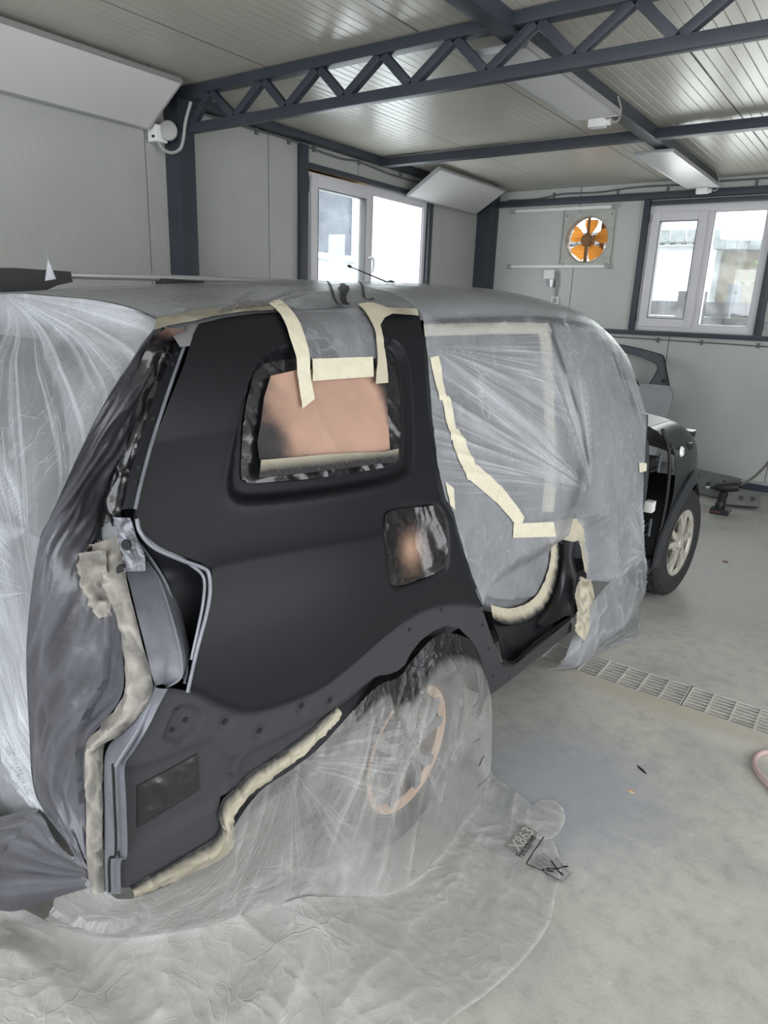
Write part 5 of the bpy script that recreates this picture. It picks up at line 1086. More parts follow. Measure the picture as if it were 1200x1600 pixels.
clad = sheet('arch_cladding', arc(.465, 5, 190, 40)+arc(.385, 190, 5, 40), 'cladding', res=.014, off=lambda P: .012+.012*np.exp(-((np.hypot(P[:, 0]-FC[0], np.interp(P[:, 1], FQ, FZZ)-FC[1])-.39)/.03)**2), thick=.012, parent=car, fn=SF)
V = []; F = []
for i in range(41):
    a = math.radians(-5+195*i/40)
    for u in (.86, .80, .60, .45): V.append((u, FC[0]+.40*math.cos(a), FC[1]+.40*math.sin(a)))
for i in range(40):
    for j in range(3): F.append([4*i+j, 4*i+j+1, 4*i+j+5, 4*i+j+4])
C_(MB().add(V, F), 'arch_liner', 'dark')
c = SF(np.array([2.43]), np.array([fq(.955)]))[0]
rep = C_(MB().lathe([(0, 0), (.028, 0), (.03, .004), (.022, .014), (0, .018)], c, (1, 0, .15), 22), 'side_repeater', 'plastic_white')
m = MB(); m.lathe([(0, .016), (.012, .016), (.009, .019), (0, .02)], c, (1, 0, .15), 14); m.build('repeater_bulb_hole', 'conduit', rep)
c = SF(np.array([2.62]), np.array([fq(.96)]))[0]; m = MB(); m.box(c-np.array([.012, .03, .02]), c+np.array([.01, .03, .02]), .006); C_(m, 'fender_clip', 'black')
m = MB(); m.box((.70, 3.02, .945), (.77, 3.09, .985), .005); hl = C_(m, 'lamp_bracket_front', 'black'); m = MB(); m.box((.70, 3.015, .983), (.77, 3.09, .990), .003); m.build('lamp_edge', 'plastic_white', hl)
# hinge pillar with hinges, loom and plug
m = MB(); m.add([(.70, 2.00, .34), (.79, 2.05, .34), (.80, 2.2, .36), (.70, 2.25, .36), (.70, 1.93, 1.18), (.76, 1.97, 1.2), (.77, 2.08, 1.18), (.68, 2.12, 1.18)],
               [[0, 1, 2, 3], [7, 6, 5, 4], [0, 4, 5, 1], [1, 5, 6, 2], [2, 6, 7, 3], [3, 7, 4, 0]]); hp = C_(m, 'hinge_pillar', 'pillar_satin', smooth=False)
m = MB(); m.add([(.62, 2.2, .34), (.64, 2.34, .34), (.62, 2.2, 1.15), (.66, 2.32, 1.12), (.5, 2.2, .34), (.5, 2.2, 1.15)], [[0, 1, 3, 2], [4, 0, 2, 5]]); m.build('inner_wing', 'dark', hp, smooth=False)
for z in (.92, .56):
    m = MB(); m.box((.76, 2.08, z-.035), (.83, 2.20, z-.025), .003); m.box((.76, 2.08, z+.025), (.83, 2.20, z+.035), .003); m.box((.78, 2.12, z-.03), (.81, 2.17, z+.03), .006); m.build('door_hinge', 'black', hp)
    m = MB(); m.tube([(.83, 2.19, z-.05), (.83, 2.19, z+.05)], .008, 8); m.build('hinge_pin', 'frame_grey', hp)
m = MB(); m.box((.80, 2.13, .655), (.845, 2.19, .715), .006); m.build('wiring_plug', 'plastic_white', hp)
m = MB(); m.tube(smooth_path([(.78, 2.16, .70), (.77, 2.22, .74), (.76, 2.25, .82), (.77, 2.22, .9)], 6), .008, 8); m.build('door_loom', 'black', hp)
m = MB(); m.box((.797, 2.06, .72), (.802, 2.14, .80), .002); m.build('striker_plate', 'frame_grey', hp)
m = MB(); m.tube(smooth_path([(.80, 2.26, 1.09), (.845, 2.30, .95), (.86, 2.315, .75), (.855, 2.32, .55), (.84, 2.31, .38)], 6), .010, 8); C_(m, 'fender_edge_seal', 'black')
m = MB(); m.add([(.55, 1.9, 1.22), (.75, 1.95, 1.17), (.78, 2.27, 1.07), (.5, 2.3, 1.11)], [[0, 1, 2, 3]]); m.add([(.75, 1.95, 1.17), (.78, 2.27, 1.07), (.74, 2.27, 1.0), (.72, 1.95, 1.1)], [[0, 1, 2, 3]]); C_(m, 'cowl_edge', 'black')
m = MB(); m.prism([(2.32, .36), (2.40, .33), (2.36, .28), (2.24, .26), (2.10, .30), (2.10, .36)], 0, .70, .84); C_(m, 'fender_foot', 'black')

# ---- wheels: tyre, rim with five split spokes
def wheel(v, uface, z, R, steer, name, rim_mat, lip_mat):
    W = .21; n = 220
    prof = [(.205, -.005), (.225, .004), (.255, .012), (.29, .010), (.315, 0), (.332, -.014), (.341, -.03), (.345, -.06)]
    ws = np.linspace(-.06, -W+.06, 16)
    pr = prof+[(.346, w) for w in ws[1:-1]]+[(a, -W-b) for a, b in prof[::-1]]
    pr = [(a*R/.345, b) for a, b in pr]; m_ = len(pr); V = []; F = []
    for k in range(n):
        a = 2*math.pi*k/n
        for i, (r, w) in enumerate(pr):
            if 5 <= i < m_-5:
                zig = 6*math.sin(w*60)
                g_ = 1 if ((k+zig+ (4 if w < -W/2 else 0)) % 10) < 3 else 0
                c_ = 1 if min(abs(w+W/2-x) for x in (-.045, -.0, .045)) < .006 else 0
                r = r-(.008 if (g_ or c_) else 0)
            V.append((w, r*math.cos(a), r*math.sin(a)))
    for k in range(n):
        for i in range(m_-1): F.append([k*m_+i, ((k+1) % n)*m_+i, ((k+1) % n)*m_+i+1, k*m_+i+1])
    rz = Matrix.Translation((uface, v, z)) @ Matrix.Rotation(steer, 4, 'Z')
    def T(mb): mb.v = [tuple(rz @ Vector(p)) for p in mb.v]; return mb
    ty = C_(T(MB().add(V, F)), name, 'tyre', angle=25)
    k = R/.345
    m = MB(); m.lathe([(.178*k, -.016), (.186*k, -.008), (.208*k, -.004), (.214*k, -.001), (.216*k, -.008), (.200*k, -.02), (.192*k, -.06), (.19*k, -.18), (.20*k, -.2)], (0, 0, 0), (1, 0, 0), 64); T(m).build('rim_barrel', lip_mat, ty)
    m = MB(); m.lathe([(0, -.14), (.17*k, -.13), (.19*k, -.12)], (0, 0, 0), (1, 0, 0), 40); T(m).build('brake_backing', 'dark', ty)
    for i in range(5):
        for s in (-1, 1):
            a = 2*math.pi*i/5+.3; a1 = a+s*.10; a2 = a+s*.27
            m = MB(); p0 = Vector((-.012, .05*k*math.cos(a1), .05*k*math.sin(a1))); p1 = Vector((-.012, .13*k*math.cos(a+s*.16), .13*k*math.sin(a+s*.16))); p2 = Vector((-.02, .203*k*math.cos(a2), .203*k*math.sin(a2)))
            m.bar(p0, p1, .030, .026, up=(1, 0, 0), bev=.006); m.bar(p1*.96+p0*.04, p2, .034, .024, up=(1, 0, 0), bev=.006); T(m).build('spoke', rim_mat, ty)
    m = MB(); m.lathe([(0, .004), (.03*k, .003), (.034*k, -.003), (.066*k, -.008), (.072*k, -.03), (.0, -.03)], (0, 0, 0), (1, 0, 0), 32); T(m).build('hub_cap', rim_mat, ty)
    for i in range(5):
        a = 2*math.pi*i/5; m = MB(); m.lathe([(0, .0), (.009, 0), (.009, -.012), (0, -.012)], (-.002, .05*k*math.cos(a), .05*k*math.sin(a)), (1, 0, 0), 10); T(m).build('wheel_nut', 'frame_grey', ty)
    return ty
wheel(2.735, .875, .345, .345, math.radians(-4), 'front_wheel', 'rim', 'rim')
wheel(-.03, .84, .345, .345, 0, 'rear_wheel', 'roof_grey', 'rim_brown')
V = []; F = []
for i in range(41):
    a = math.radians(8+164*i/40)
    for u in (.865, .80, .60, .40): V.append((u, -.03+.37*math.cos(a), .335+.37*math.sin(a)))
for i in range(40):
    for j in range(3): F.append([4*i+j, 4*i+j+1, 4*i+j+5, 4*i+j+4])
C_(MB().add(V, F), 'rear_arch_liner', 'dark')

# ---------------------------------------------------------------- masking: films, paper, tape (each its own thing, stuck to the car)
def ang_fan(P, c, a0, a1, k, r0, r1, seed, amp, soft=.12):
    """folds radiating from c between directions a0..a1 (points in the sheet's own domain)"""
    d = P-np.asarray(c); r = np.hypot(d[:, 0], d[:, 1]); th = np.arctan2(d[:, 1], d[:, 0])
    m0 = (a0+a1)/2; dth = np.angle(np.exp(1j*(th-m0))); hw = abs(a1-a0)/2
    mask = 1-sstep(hw-soft, hw+soft, np.abs(dth)); mask *= sstep(r0*.3, r0, r)*(1-sstep(r1*.6, r1, r))
    f_ = ridge(dth*k+.35*vnoise(r*6, dth*3, seed+2), r*.8, seed)**2
    return amp*mask*f_*np.clip(r/.25, .15, 1), mask*f_
def fan_attr(P, specs):
    out = {}
    for i, (c, a0, a1, r0, r1, st, *sc) in enumerate(specs):
        d = P-np.asarray(c); r = np.hypot(d[:, 0], d[:, 1]); th = np.arctan2(d[:, 1], d[:, 0]); m0 = (a0+a1)/2; dth = np.angle(np.exp(1j*(th-m0))); hw = abs(a1-a0)/2
        out['fa%d' % (i+1)] = dth*(sc[0] if sc else 1); out['fm%d' % (i+1)] = st*(1-sstep(hw-.10, hw+.10, np.abs(dth)))*sstep(r0*.2, r0, r)*(1-sstep(r1*.55, r1, r))
    return out
def put(ob, dd):
    for k, a in dd.items(): attr(ob, k, a)
def dirv(a, b): return math.atan2(b[1]-a[1], b[0]-a[0])

# kraft paper and black crumpled film in the side window
wc = lambda P: q_off(P)*0-.026+.014*crumple(P[:, 0]*14, P[:, 1]*14, 4)
wf = sheet('window_film', WIN_IN, 'film_black', res=.008, off=wc, world=True, attrs={'spray': lambda P: np.ones(len(P))*.9})
tag(wf, 'black oversprayed crumpled film around the paper in the rear side window', 'film')
PAPER = np.array(D['PAPER'])
def paper_spray(P):
    lo, hi = PAPER.min(0), PAPER.max(0); x = (P[:, 0]-lo[0])/(hi[0]-lo[0]); y = (P[:, 1]-lo[1])/(hi[1]-lo[1])
    n = .25*(fbm(P[:, 0]*14, P[:, 1]*14, 6)-.5)
    a = 1-sstep(.04, .36, x+n); b = 1-sstep(0, .12, y+n*.5); c = sstep(.90, 1.0, x+n*.6); return np.clip(np.maximum(np.maximum(a, b*.9), c), 0, 1)
pp = sheet('masking_paper', PAPER, 'kraft', res=.010, world=True, thick=.0006,
           off=lambda P: -.012+.010*crumple(P[:, 0]*5+P[:, 1]*2.5, P[:, 1]*2.2-P[:, 0]*.6, 8, 2)+.005*vnoise(P[:, 0]*9, P[:, 1]*7, 3), attrs={'spray': paper_spray})
tag(pp, 'brown masking paper taped inside the black rear side window opening', 'paper')
FU_ = FUEL.mean(0)
fp_ = sheet('fuel_flap_film', FU_+(FUEL-FU_)*.985, 'kraft', res=.006, world=True,
            off=lambda P: -.012+.014*crumple(P[:, 0]*13, P[:, 1]*9, 14, 2)*sstep(.0, .05, P[:, 0]-FU_[0])+.003*crumple(P[:, 0]*20, P[:, 1]*20, 2)*sstep(0, .03, .06-pdist(P, FUEL, True)[0])-.012*np.exp(-((P[:, 0]-FU_[0]+.02)**2+(P[:, 1]-FU_[1])**2)/.003),
            attrs={'spray': lambda P: 1-.9*np.exp(-(((P[:, 0]-FU_[0]+.03)/.042)**2+((P[:, 1]-FU_[1]+.012)/.045)**2)**.9)})
fp_.data.materials[0] = spray_mat('glossy_black_sprayed_film', srgb(170, 138, 118), .2, srgb(24, 24, 27), .3, 60, .6)
tag(fp_, 'crumpled black film with a brown patch covering the fuel filler opening', 'film')
VENT = np.array(D['VENT'])
vf = sheet('vent_film', VENT, 'film_black', res=.006, world=True, off=lambda P: q_off(P)+.003+.008*crumple(P[:, 0]*15, P[:, 1]*15, 21)*sstep(0, .02, pdist(P, VENT, True)[0]),
           attrs={'spray': lambda P: np.ones(len(P))})
tag(vf, 'rectangular black film patch over the vent low on the rear corner', 'film')

# ---- roof film
RE = np.array(D['FILMROOFEDGE']); QF = 2*QMAX-QR-.06
roofpoly = np.vstack([RE, [(.23, RE[-1, 1]+.05), (.25, QF), (-.665, QF), (-.665, RE[0, 1])]])
def roof_off(P):
    a, _ = ang_fan(P, (-.62, QR-.02), -.45, .75, 16, .06, .75, 41, .009)
    return .006+a+.004*crumple(P[:, 0]*5, P[:, 1]*12, 43)*np.exp(-((P[:, 1]-QR)/.10)**2)
def roof_milk(P):
    _, m_ = ang_fan(P, (-.62, QR-.02), -.45, .75, 16, .06, .75, 41, .009)
    return np.clip(.22+.5*m_+.25*np.exp(-((P[:, 0]+.66)/.12)**2)+.15*fbm(P[:, 0]*4, P[:, 1]*4, 3)-.1, 0, .95)
rf = sheet('roof_film', roofpoly, 'film', res=.012, off=roof_off, world=True, attrs={'milk': roof_milk, 'spray': lambda P: .75*np.exp(-(pdist(P, RE)[0]/.035)**2)*sstep(.25, .6, fbm(P[:, 0]*12, P[:, 1]*12, 9))})
tag(rf, 'clear film over the roof above the rear side window, with black marker strokes', 'film')
def child_sheet(par, name, poly, mat, **k):
    ob = sheet(name, poly, mat, world=True, **k); ob.data.transform(Matrix.Translation(ob.location-par.location)); ob.location = (0, 0, 0); ob.parent = par; return ob
for st in D['MARKS']:
    L = smooth_path(np.array(st), 5); n = np.gradient(L, axis=0); n = np.stack([-n[:, 1], n[:, 0]], 1)/(np.linalg.norm(n, axis=1, keepdims=True)+1e-9)
    w = .0035 if st is not D['MARKS'][2] else .009
    if st is D['MARKS'][3]: poly = np.array(st)
    else: poly = np.vstack([L+n*w, (L-n*w)[::-1]])
    child_sheet(rf, 'marker_stroke', poly, 'paper_pen', res=.006, off=lambda P: roof_off(P)+.003)
fl_ = child_sheet(rf, 'window_flap', np.array(D['FLAP']), 'film', res=.010, off=lambda P: .002-.006*sstep(0, .1, QR-P[:, 1])+.008*crumple(P[:, 0]*6, P[:, 1]*5, 77),
                  attrs={'milk': lambda P: .30+.3*crumple(P[:, 0]*6, P[:, 1]*5, 77)**2, 'spray': lambda P: .15+0*P[:, 0]})

# ---- door opening film
DL, DSI, DRR, DE = [np.array(D[k]) for k in ('DOOR_L', 'DOOR_SILL', 'DOOR_R', 'DOOR_EDGE')]
SI = np.stack([DSI[:, 1], q_of_z(DSI[:, 2], DSI[:, 1])], 1); PU_ = np.array(D['PULL']); SB = np.array(D['SPRAYBAND'])
qb = float(np.interp(.46, ZZ, QQ))
DR2 = np.stack([DRR[:, 1], q_of_z(DRR[:, 2], DRR[:, 1])], 1); RECL = np.vstack([SI, DR2[:4]])
doorpoly = np.vstack([DL, SI, DR2, [(1.45, qb), (1.7, qb), (1.93, qb)], DE[::-1], [(1.90, QR-.0), (1.86, QR+.06), (1.84, QMAX), (1.8, QF), (.2, QF), (.2, QR+.10)]])
a10 = dirv(PU_[0], PU_[1])
fans = [(PU_[0], a10-.02, a10+.34, 17, .05, 1.25, 51, .012), (PU_[0], 1.25, 1.95, 17, .05, .62, 53, .010), (PU_[1], dirv(PU_[1], PU_[0])-.05, dirv(PU_[1], PU_[0])+.55, 20, .05, .95, 55, .009),
        (PU_[2], 1.7, 2.6, 12, .03, .5, 57, .008), (PU_[2], 2.7, 3.9, 10, .03, .35, 59, .008)]
def door_rec(P):
    d, _ = pdist(P, SI); d2, _ = pdist(P, DR2[:4]); u_ = S0(P[:, 0], P[:, 1])[:, 0]; w = np.exp(-(np.maximum(d-.03, 0)/.10)**2); w2 = np.exp(-(np.maximum(d2-.02, 0)/.06)**2)
    z_ = np.interp(P[:, 1], QQ, ZZ); dl, _ = pdist(P, DL); w3 = sstep(.02, .22, dl)*(1-sstep(.68, .88, z_))*(1-sstep(1.12, 1.2, P[:, 0]))
    return np.minimum((.735-u_)*np.maximum(w, .9*w3), (.80-u_)*w2)
def door_h(P):
    h = 0; m_ = 0
    for c, a0, a1, k, r0, r1, sd, amp in fans:
        a, b = ang_fan(P, c, a0, a1, k, r0, r1, sd, amp); h = h+a; m_ = m_+b
    low = 1-sstep(.62, .95, np.interp(P[:, 1], QQ, ZZ)); cr = crumple(P[:, 0]*7+P[:, 1]*3, P[:, 1]*4, 61)
    h = h+.012*low*cr+.003*crumple(P[:, 0]*6, P[:, 1]*6, 63); return h, m_+.5*low*cr**2
def door_off(P):
    r_ = door_rec(P); return .006+door_h(P)[0]*np.clip(1+r_/.1, .25, 1)+r_
def door_milk(P):
    m_ = door_h(P)[1]; body = 1-sstep(QR-.02, QR+.05, P[:, 1])
    return np.clip(.26+.20*body+.30*m_+.12*(fbm(P[:, 0]*3, P[:, 1]*3, 65)-.5), 0, .97)
def door_spray_shade(P):
    d, _ = pdist(P, SB); a = .8*np.exp(-(d/.024)**2)*sstep(.2, .5, fbm(P[:, 0]*10, P[:, 1]*5, 67))
    rail = .8*np.exp(-((P[:, 1]-(QR-.02))/.022)**2)*sstep(.15, .5, fbm(P[:, 0]*7, P[:, 1]*20, 69))*sstep(.2, .3, P[:, 0])  # dark gap under the roof lip, its shade painted in as spray
    a3 = .7*np.exp(-((P[:, 0]-1.72-.45*(1.35-np.interp(P[:, 1], QQ, ZZ)))/.05)**2)*sstep(.45, .6, ridge(P[:, 0]*40+P[:, 1]*6, P[:, 1]*3, 71))*sstep(1.15, 1.25, np.interp(P[:, 1], QQ, ZZ))*(1-sstep(1.5, 1.56, np.interp(P[:, 1], QQ, ZZ)))
    p2, _ = pdist(P, np.array(D['PILLARDARK'])); a4 = .5*np.exp(-(p2/.05)**2)
    return np.clip(np.maximum(np.maximum(a, rail), np.maximum(a3, a4)), 0, 1)
df = sheet('door_film', doorpoly, 'film', res=.0062, off=door_off, world=True, attrs={'milk': door_milk, 'spray': door_spray_shade}); DP_ = LASTP[0]
DP = DP_
put(df, fan_attr(DP, [(PU_[0], a10-.05, a10+.42, .04, 1.25, 1.0), (PU_[0], 1.35, 1.95, .04, .7, .9), (PU_[1], dirv(PU_[1], PU_[0])-.08, dirv(PU_[1], PU_[0])+.6, .05, 1.0, .9)]))
tag(df, 'milky pleated plastic film stretched over both side door openings and the front roof', 'film')
SKB = np.array(D['SKB']); _v = np.array([1.20, 1.31, 1.46, 1.61, 1.76, 1.895]); SKT = S(_v, q_of_z(np.array([.40, .44, .48, .49, .50, .52]), _v), .013)
mid = SKT*.5+SKB*.5+np.array([.012, .0, -.02])
G = loft([SKT, SKT*.75+SKB*.25+np.array([.012, 0, 0]), mid, SKB*.8+SKT*.2+np.array([.02, .02, -.03]), SKB], 90, 60)
uu_, vv_ = np.meshgrid(np.linspace(0, 1, 90), np.linspace(0, 1, 60), indexing='ij')
cr = crumple(uu_.ravel()*9, vv_.ravel()*3.2, 81).reshape(uu_.shape); N = gnormals(G); N *= np.sign(N[..., :1]+1e-9)
G = G+N*(.022*cr*np.sin(math.pi*np.clip(vv_*1.1, 0, 1)))[..., None]; G[..., 2] = np.maximum(G[..., 2], .004)
sk = grid('film_skirt', to_world(G)-np.array(df.location), 'film', df, attrs={'milk': np.clip(.38+.5*cr**2, 0, .95), 'spray': np.clip(.35*np.exp(-(vv_/.15)**2)*cr, 0, 1)})
b_, c_ = SKB[2:5]+np.array([0, 0, 0.002]), SKB[2:5]+np.array([[.06, .03, 0], [.10, .06, 0], [.05, .05, 0]])
G = loft([b_, (b_+c_)/2+np.array([0, 0, .015]), c_], 40, 24); uu_, vv_ = np.meshgrid(np.linspace(0, 1, 40), np.linspace(0, 1, 24), indexing='ij')
cr = crumple(uu_.ravel()*6, vv_.ravel()*4, 83).reshape(uu_.shape); G[..., 2] = .003+.022*cr*(1-vv_*.6)
grid('film_hem', to_world(G)-np.array(df.location), 'film', df, attrs={'milk': np.clip(.2+.4*cr**2, 0, .9), 'spray': 0*cr})

# ---- rear film: white sheet over the tailgate and the dark sprayed band beside it
Bl = resample(smooth_path(np.array(D['B']), 8), 200)
NU, NVV = 200, 260
_rq = S0(np.full(200, -.665), np.linspace(float(np.interp(1.58, ZZ, QQ)), QMAX, 200)); zroof = lambda u: np.interp(np.abs(u), _rq[::-1, 0], _rq[::-1, 2])+.004
t_ = np.linspace(0, 1, NVV)[None, :]; u = Bl[:, 0:1]*(1-t_)+(-.72)*t_
sfr = ((Bl[0, 2]-Bl[:, 2])/(Bl[0, 2]-Bl[-1, 2]))[:, None]
zbot = np.maximum(.385-.52*t_, .02); z = zroof(u)*(1-sfr)+zbot*sfr; z = z*(1-np.exp(-t_/.05))+Bl[:, 2:3]*np.exp(-t_/.05)
tv = tail_v(u, z)-.018; tv = np.where(sfr < .12, tv+(-.668-tv)*(1-sstep(0, .12, sfr)), tv); v = tv+(Bl[:, 1:2]-tv)*np.exp(-t_/.10)
G = np.stack([u, v, z], -1); P2 = np.stack([u.ravel(), z.ravel()], 1)
c0 = np.array([-.13, 1.66])
h = 0; mk = 0
for c, a0, a1, k, r0, r1, sd, amp in ((c0, -1.25, -.05, 11, .05, .95, 91, .014), ((-.3, 1.5), -1.5, -.35, 7, .1, .9, 93, .006), ((.50, .40), 1.7, 3.3, 9, .04, .5, 95, .02), ((.42, 1.17), 2.6, 3.6, 9, .02, .35, 96, .008)):
    a, b = ang_fan(P2, c, a0, a1, k, r0, r1, sd, amp); h = h+a; mk = mk+b
diag = crumple(P2[:, 0]*5+P2[:, 1]*4, P2[:, 1]*2.2-P2[:, 0]*2, 97); low = 1-sstep(.9, 1.15, P2[:, 1])
h = h+.010*diag*(.35+.65*low); N = gnormals(G); N *= np.where(N[..., 1:2] > 0, -1, 1); G = G+N*h.reshape(NU, NVV)[..., None]*np.clip(t_/.03, 0, 1)[..., None]
milk = np.clip(.24+.36*low+.34*mk+.25*diag**2*(.3+.7*low)+.1*(fbm(P2[:, 0]*5, P2[:, 1]*5, 98)-.5)+.3*np.exp(-((P2[:, 1]-1.62)/.05)**2), 0, .97)
rear = grid('tailgate_film', G, 'film', world=True, attrs={'milk': milk, 'spray': np.zeros(NU*NVV)})
put(rear, fan_attr(P2, [(c0, -1.25, -.05, .05, 1.0, 1.0, .30), ((.52, .40), 1.9, 3.3, .04, .6, .9, .30), ((.47, 1.05), 2.3, 3.7, .03, .6, .7, .22)]))
tag(rear, 'white wrinkled plastic film covering the tailgate at the left edge', 'film')
tl = MB(); base = np.array([.03, -.60, 1.70]); tl.add([base, base+np.array([.03, -.02, 0]), base+np.array([.022, -.03, .05]), base+np.array([.012, -.03, .075]), base+np.array([.008, -.02, .05]), base+np.array([-.06, .0, -.005])], [[0, 1, 2, 3, 4], [0, 4, 5]])
tl.v = [tuple(to_world(np.array(p))-np.array(rear.location)) for p in tl.v]; tp = tl.build('film_tuft', 'film', rear); attr(tp, 'milk', [.8]*6); attr(tp, 'spray', [0]*6)
RE3, TL, TR = np.array(D['R3']), np.array(D['TAPER_L']), np.array(D['TAPER_R'])
edge = np.vstack([RE3[1:-1], TL[1:]]); er = resample(smooth_path(edge, 8), 150)
Bb = resample(Bl, 150); mid1 = er*.66+Bb*.34+np.array([.0, .035, 0]); mid2 = er*.3+Bb*.7+np.array([0, .012, 0])
G = loft([er, mid1, mid2, Bb+np.array([0, .002, 0])], 170, 50); uu_, vv_ = np.meshgrid(np.linspace(0, 1, 170), np.linspace(0, 1, 50), indexing='ij')
cr = crumple(uu_.ravel()*12-vv_.ravel()*5, vv_.ravel()*2+uu_.ravel()*3, 101).reshape(uu_.shape); N = gnormals(G); N *= np.where(N[..., 0:1] < 0, -1, 1)
G = G+N*(.014*cr*np.sin(math.pi*vv_))[..., None]
MAT['film_grey'] = spray_mat('grey_oversprayed_film', srgb(104, 104, 112), .3, srgb(44, 44, 49), .25, 60, .5)
band = grid('corner_film', G, 'film_grey', world=True, attrs={'spray': np.clip(.72+.4*(1-vv_)*sstep(.55, .2, uu_)+.3*sstep(.4, .2, uu_)-.55*(cr-.35), 0, 1)})
tag(band, 'dark oversprayed film band between the white tailgate film and the corner tape', 'film')
CI = np.vstack([np.array(D['CH_IN']), np.array(D['CHX'])]); r3 = RE3
G = loft([CI, resample(CI, 9)*.5+resample(r3, 9)*.5+np.array([-.015, .03, 0]), r3], 110, 26); uu_, vv_ = np.meshgrid(np.linspace(0, 1, 110), np.linspace(0, 1, 26), indexing='ij')
cr = crumple(uu_.ravel()*6+vv_.ravel()*1.5, vv_.ravel()*1.6-uu_.ravel()*3, 103, 2).reshape(uu_.shape); N = gnormals(G); N *= np.where(N[..., 0:1] < 0, -1, 1)
G = G+N*(.011*cr*np.sin(math.pi*np.clip(vv_, .0, 1)))[..., None]
pf = grid('channel_film', G, fp_.data.materials[0], world=True, attrs={'spray': np.clip(1.0-.3*np.exp(-((uu_)/.05)**2)*vv_*2, 0, 1)})
tag(pf, 'glossy black film tucked along the rear pillar channel', 'film')
# foot of the rear film, lying towards the left edge
ap = np.array([[.575, -.945, .385], [.58, -.93, .37], [.60, -.93, .35]])
fo = np.array([[.36, -.95, .44], [.20, -.99, .22], [.20, -.985, .05]]); fo2 = np.array([[.02, -.97, .25], [-.1, -1.0, .05], [.0, -1.02, .012]]); fo3 = np.array([[-.5, -.95, .15], [-.5, -1.0, .03], [-.5, -1.05, .012]])
G = loft([ap, ap*.5+fo*.5, fo, fo2, fo3], 50, 60); uu_, vv_ = np.meshgrid(np.linspace(0, 1, 50), np.linspace(0, 1, 60), indexing='ij')
cr = crumple(uu_.ravel()*9, vv_.ravel()*1.2, 105).reshape(uu_.shape); N = gnormals(G); N *= np.where(N[..., 0:1] < 0, -1, 1); G = G+N*(.014*cr*np.clip(vv_*5, 0, 1))[..., None]; G[..., 2] = np.maximum(G[..., 2], .006)
ft = grid('film_foot', G, 'film_grey', world=True, attrs={'spray': np.clip(.85-.7*cr**2, 0, 1)})
tag(ft, 'dark sprayed film tail fanning out at the lower left corner of the car', 'film')
# tape down the rear corner
G = loft([TR, resample(TR, 13)*.5+resample(TL, 13)*.5+np.array([.006, -.02, 0]), TL], 150, 26); uu_, vv_ = np.meshgrid(np.linspace(0, 1, 150), np.linspace(0, 1, 26), indexing='ij')
cr = crumple(uu_.ravel()*16, vv_.ravel()*3, 107).reshape(uu_.shape); N = gnormals(G); N *= np.where(N[..., 0:1] < 0, -1, 1)
G = G+N*(.007*cr)[..., None]
MAT['tape_grey'] = spray_mat('greyed_masking_tape', srgb(176, 170, 160), .65)
ct = grid('corner_tape', G, 'tape_grey', world=True, attrs={'spray': np.clip(.5+.1*(uu_-.4)-.6*(cr-.5)+.3*np.exp(-(vv_/.12)**2), 0, .9)}, thick=.0008)
tag(ct, 'greyed masking tape running down the rear corner beside the lamp recess', 'tape')
G = loft([np.array([[.563, -.845, 1.165], [.60, -.87, 1.10], [.66, -.885, 1.05]]), np.array([[.60, -.90, 1.16], [.635, -.915, 1.10], [.69, -.92, 1.05]]), np.array([[.65, -.87, 1.17], [.69, -.89, 1.10], [.72, -.905, 1.06]])], 30, 24)
uu_, vv_ = np.meshgrid(np.linspace(0, 1, 30), np.linspace(0, 1, 24), indexing='ij'); cr = crumple(uu_.ravel()*5, vv_.ravel()*4, 109).reshape(uu_.shape); N = gnormals(G); N *= np.where(N[..., 0:1] < 0, -1, 1); G = G+N*(.02*cr)[..., None]
k_ = grid('tape_knot', G, 'tape_grey', world=True, attrs={'spray': np.clip(.6-.6*(cr-.5), 0, 1)}, thick=.0008)
tag(k_, 'crumpled knot of masking tape at the top of the corner tape below the pillar', 'tape')

# ---- masking tape strips
def tape(key, label, spray=None, off=.010, crump=.003, mat='tape', sc=18):
    poly = np.array(D['TAPE'][key]); offf = (lambda P: off(P)+crump*crumple(P[:, 0]*sc, P[:, 1]*sc, 7)) if callable(off) else (lambda P: off+crump*crumple(P[:, 0]*sc, P[:, 1]*sc, 7))
    ob = sheet('masking_tape', poly, mat if spray is None else 'tape_spray', res=.007, off=offf, world=True, thick=.0007, attrs={'spray': spray} if spray else None)
    return tag(ob, label, 'tape', 'masking tape strips')
tape('A', 'curved masking tape strip hanging over the left part of the rear side window', off=lambda P: .009-.008*sstep(0, .06, float(np.interp(1.60, ZZ, QQ))-P[:, 1]))
tape('B', 'forked masking tape strip over the right part of the rear side window', spray=lambda P: .45*np.exp(-((P[:, 0]-.12)/.06)**2)*sstep(QR-.08, QR-.02, P[:, 1]))
tape('C', 'wide pale masking tape across the top of the brown window paper', off=.006)
tape('D', 'black dusted masking tape along the bottom of the brown window paper', spray=lambda P: np.clip(1.0*(1-sstep(-.0, .055, pdist(P, np.array(D['TAPE']['D'])[[6, 5, 4]])[0]))+.15, 0, 1), off=.004)
tape('E', 'greyed masking tape along the roof edge above the rear pillar', spray=lambda P: np.clip(.25+.5*fbm(P[:, 0]*20, P[:, 1]*30, 2), 0, .7), off=.007)
tape('F1', 'upper short masking tape piece on the door film beside the pillar', off=lambda P: door_off(P)+.003)
tape('F2', 'second masking tape piece down the diagonal line on the door film', off=lambda P: door_off(P)+.003)
tape('F3', 'third masking tape piece down the diagonal line on the door film', off=lambda P: door_off(P)+.004)
tape('F4', 'fourth masking tape piece down the diagonal line on the door film', off=lambda P: door_off(P)+.003)
tape('F5', 'lowest slanted masking tape piece on the door film above the level strip', off=lambda P: door_off(P)+.004)
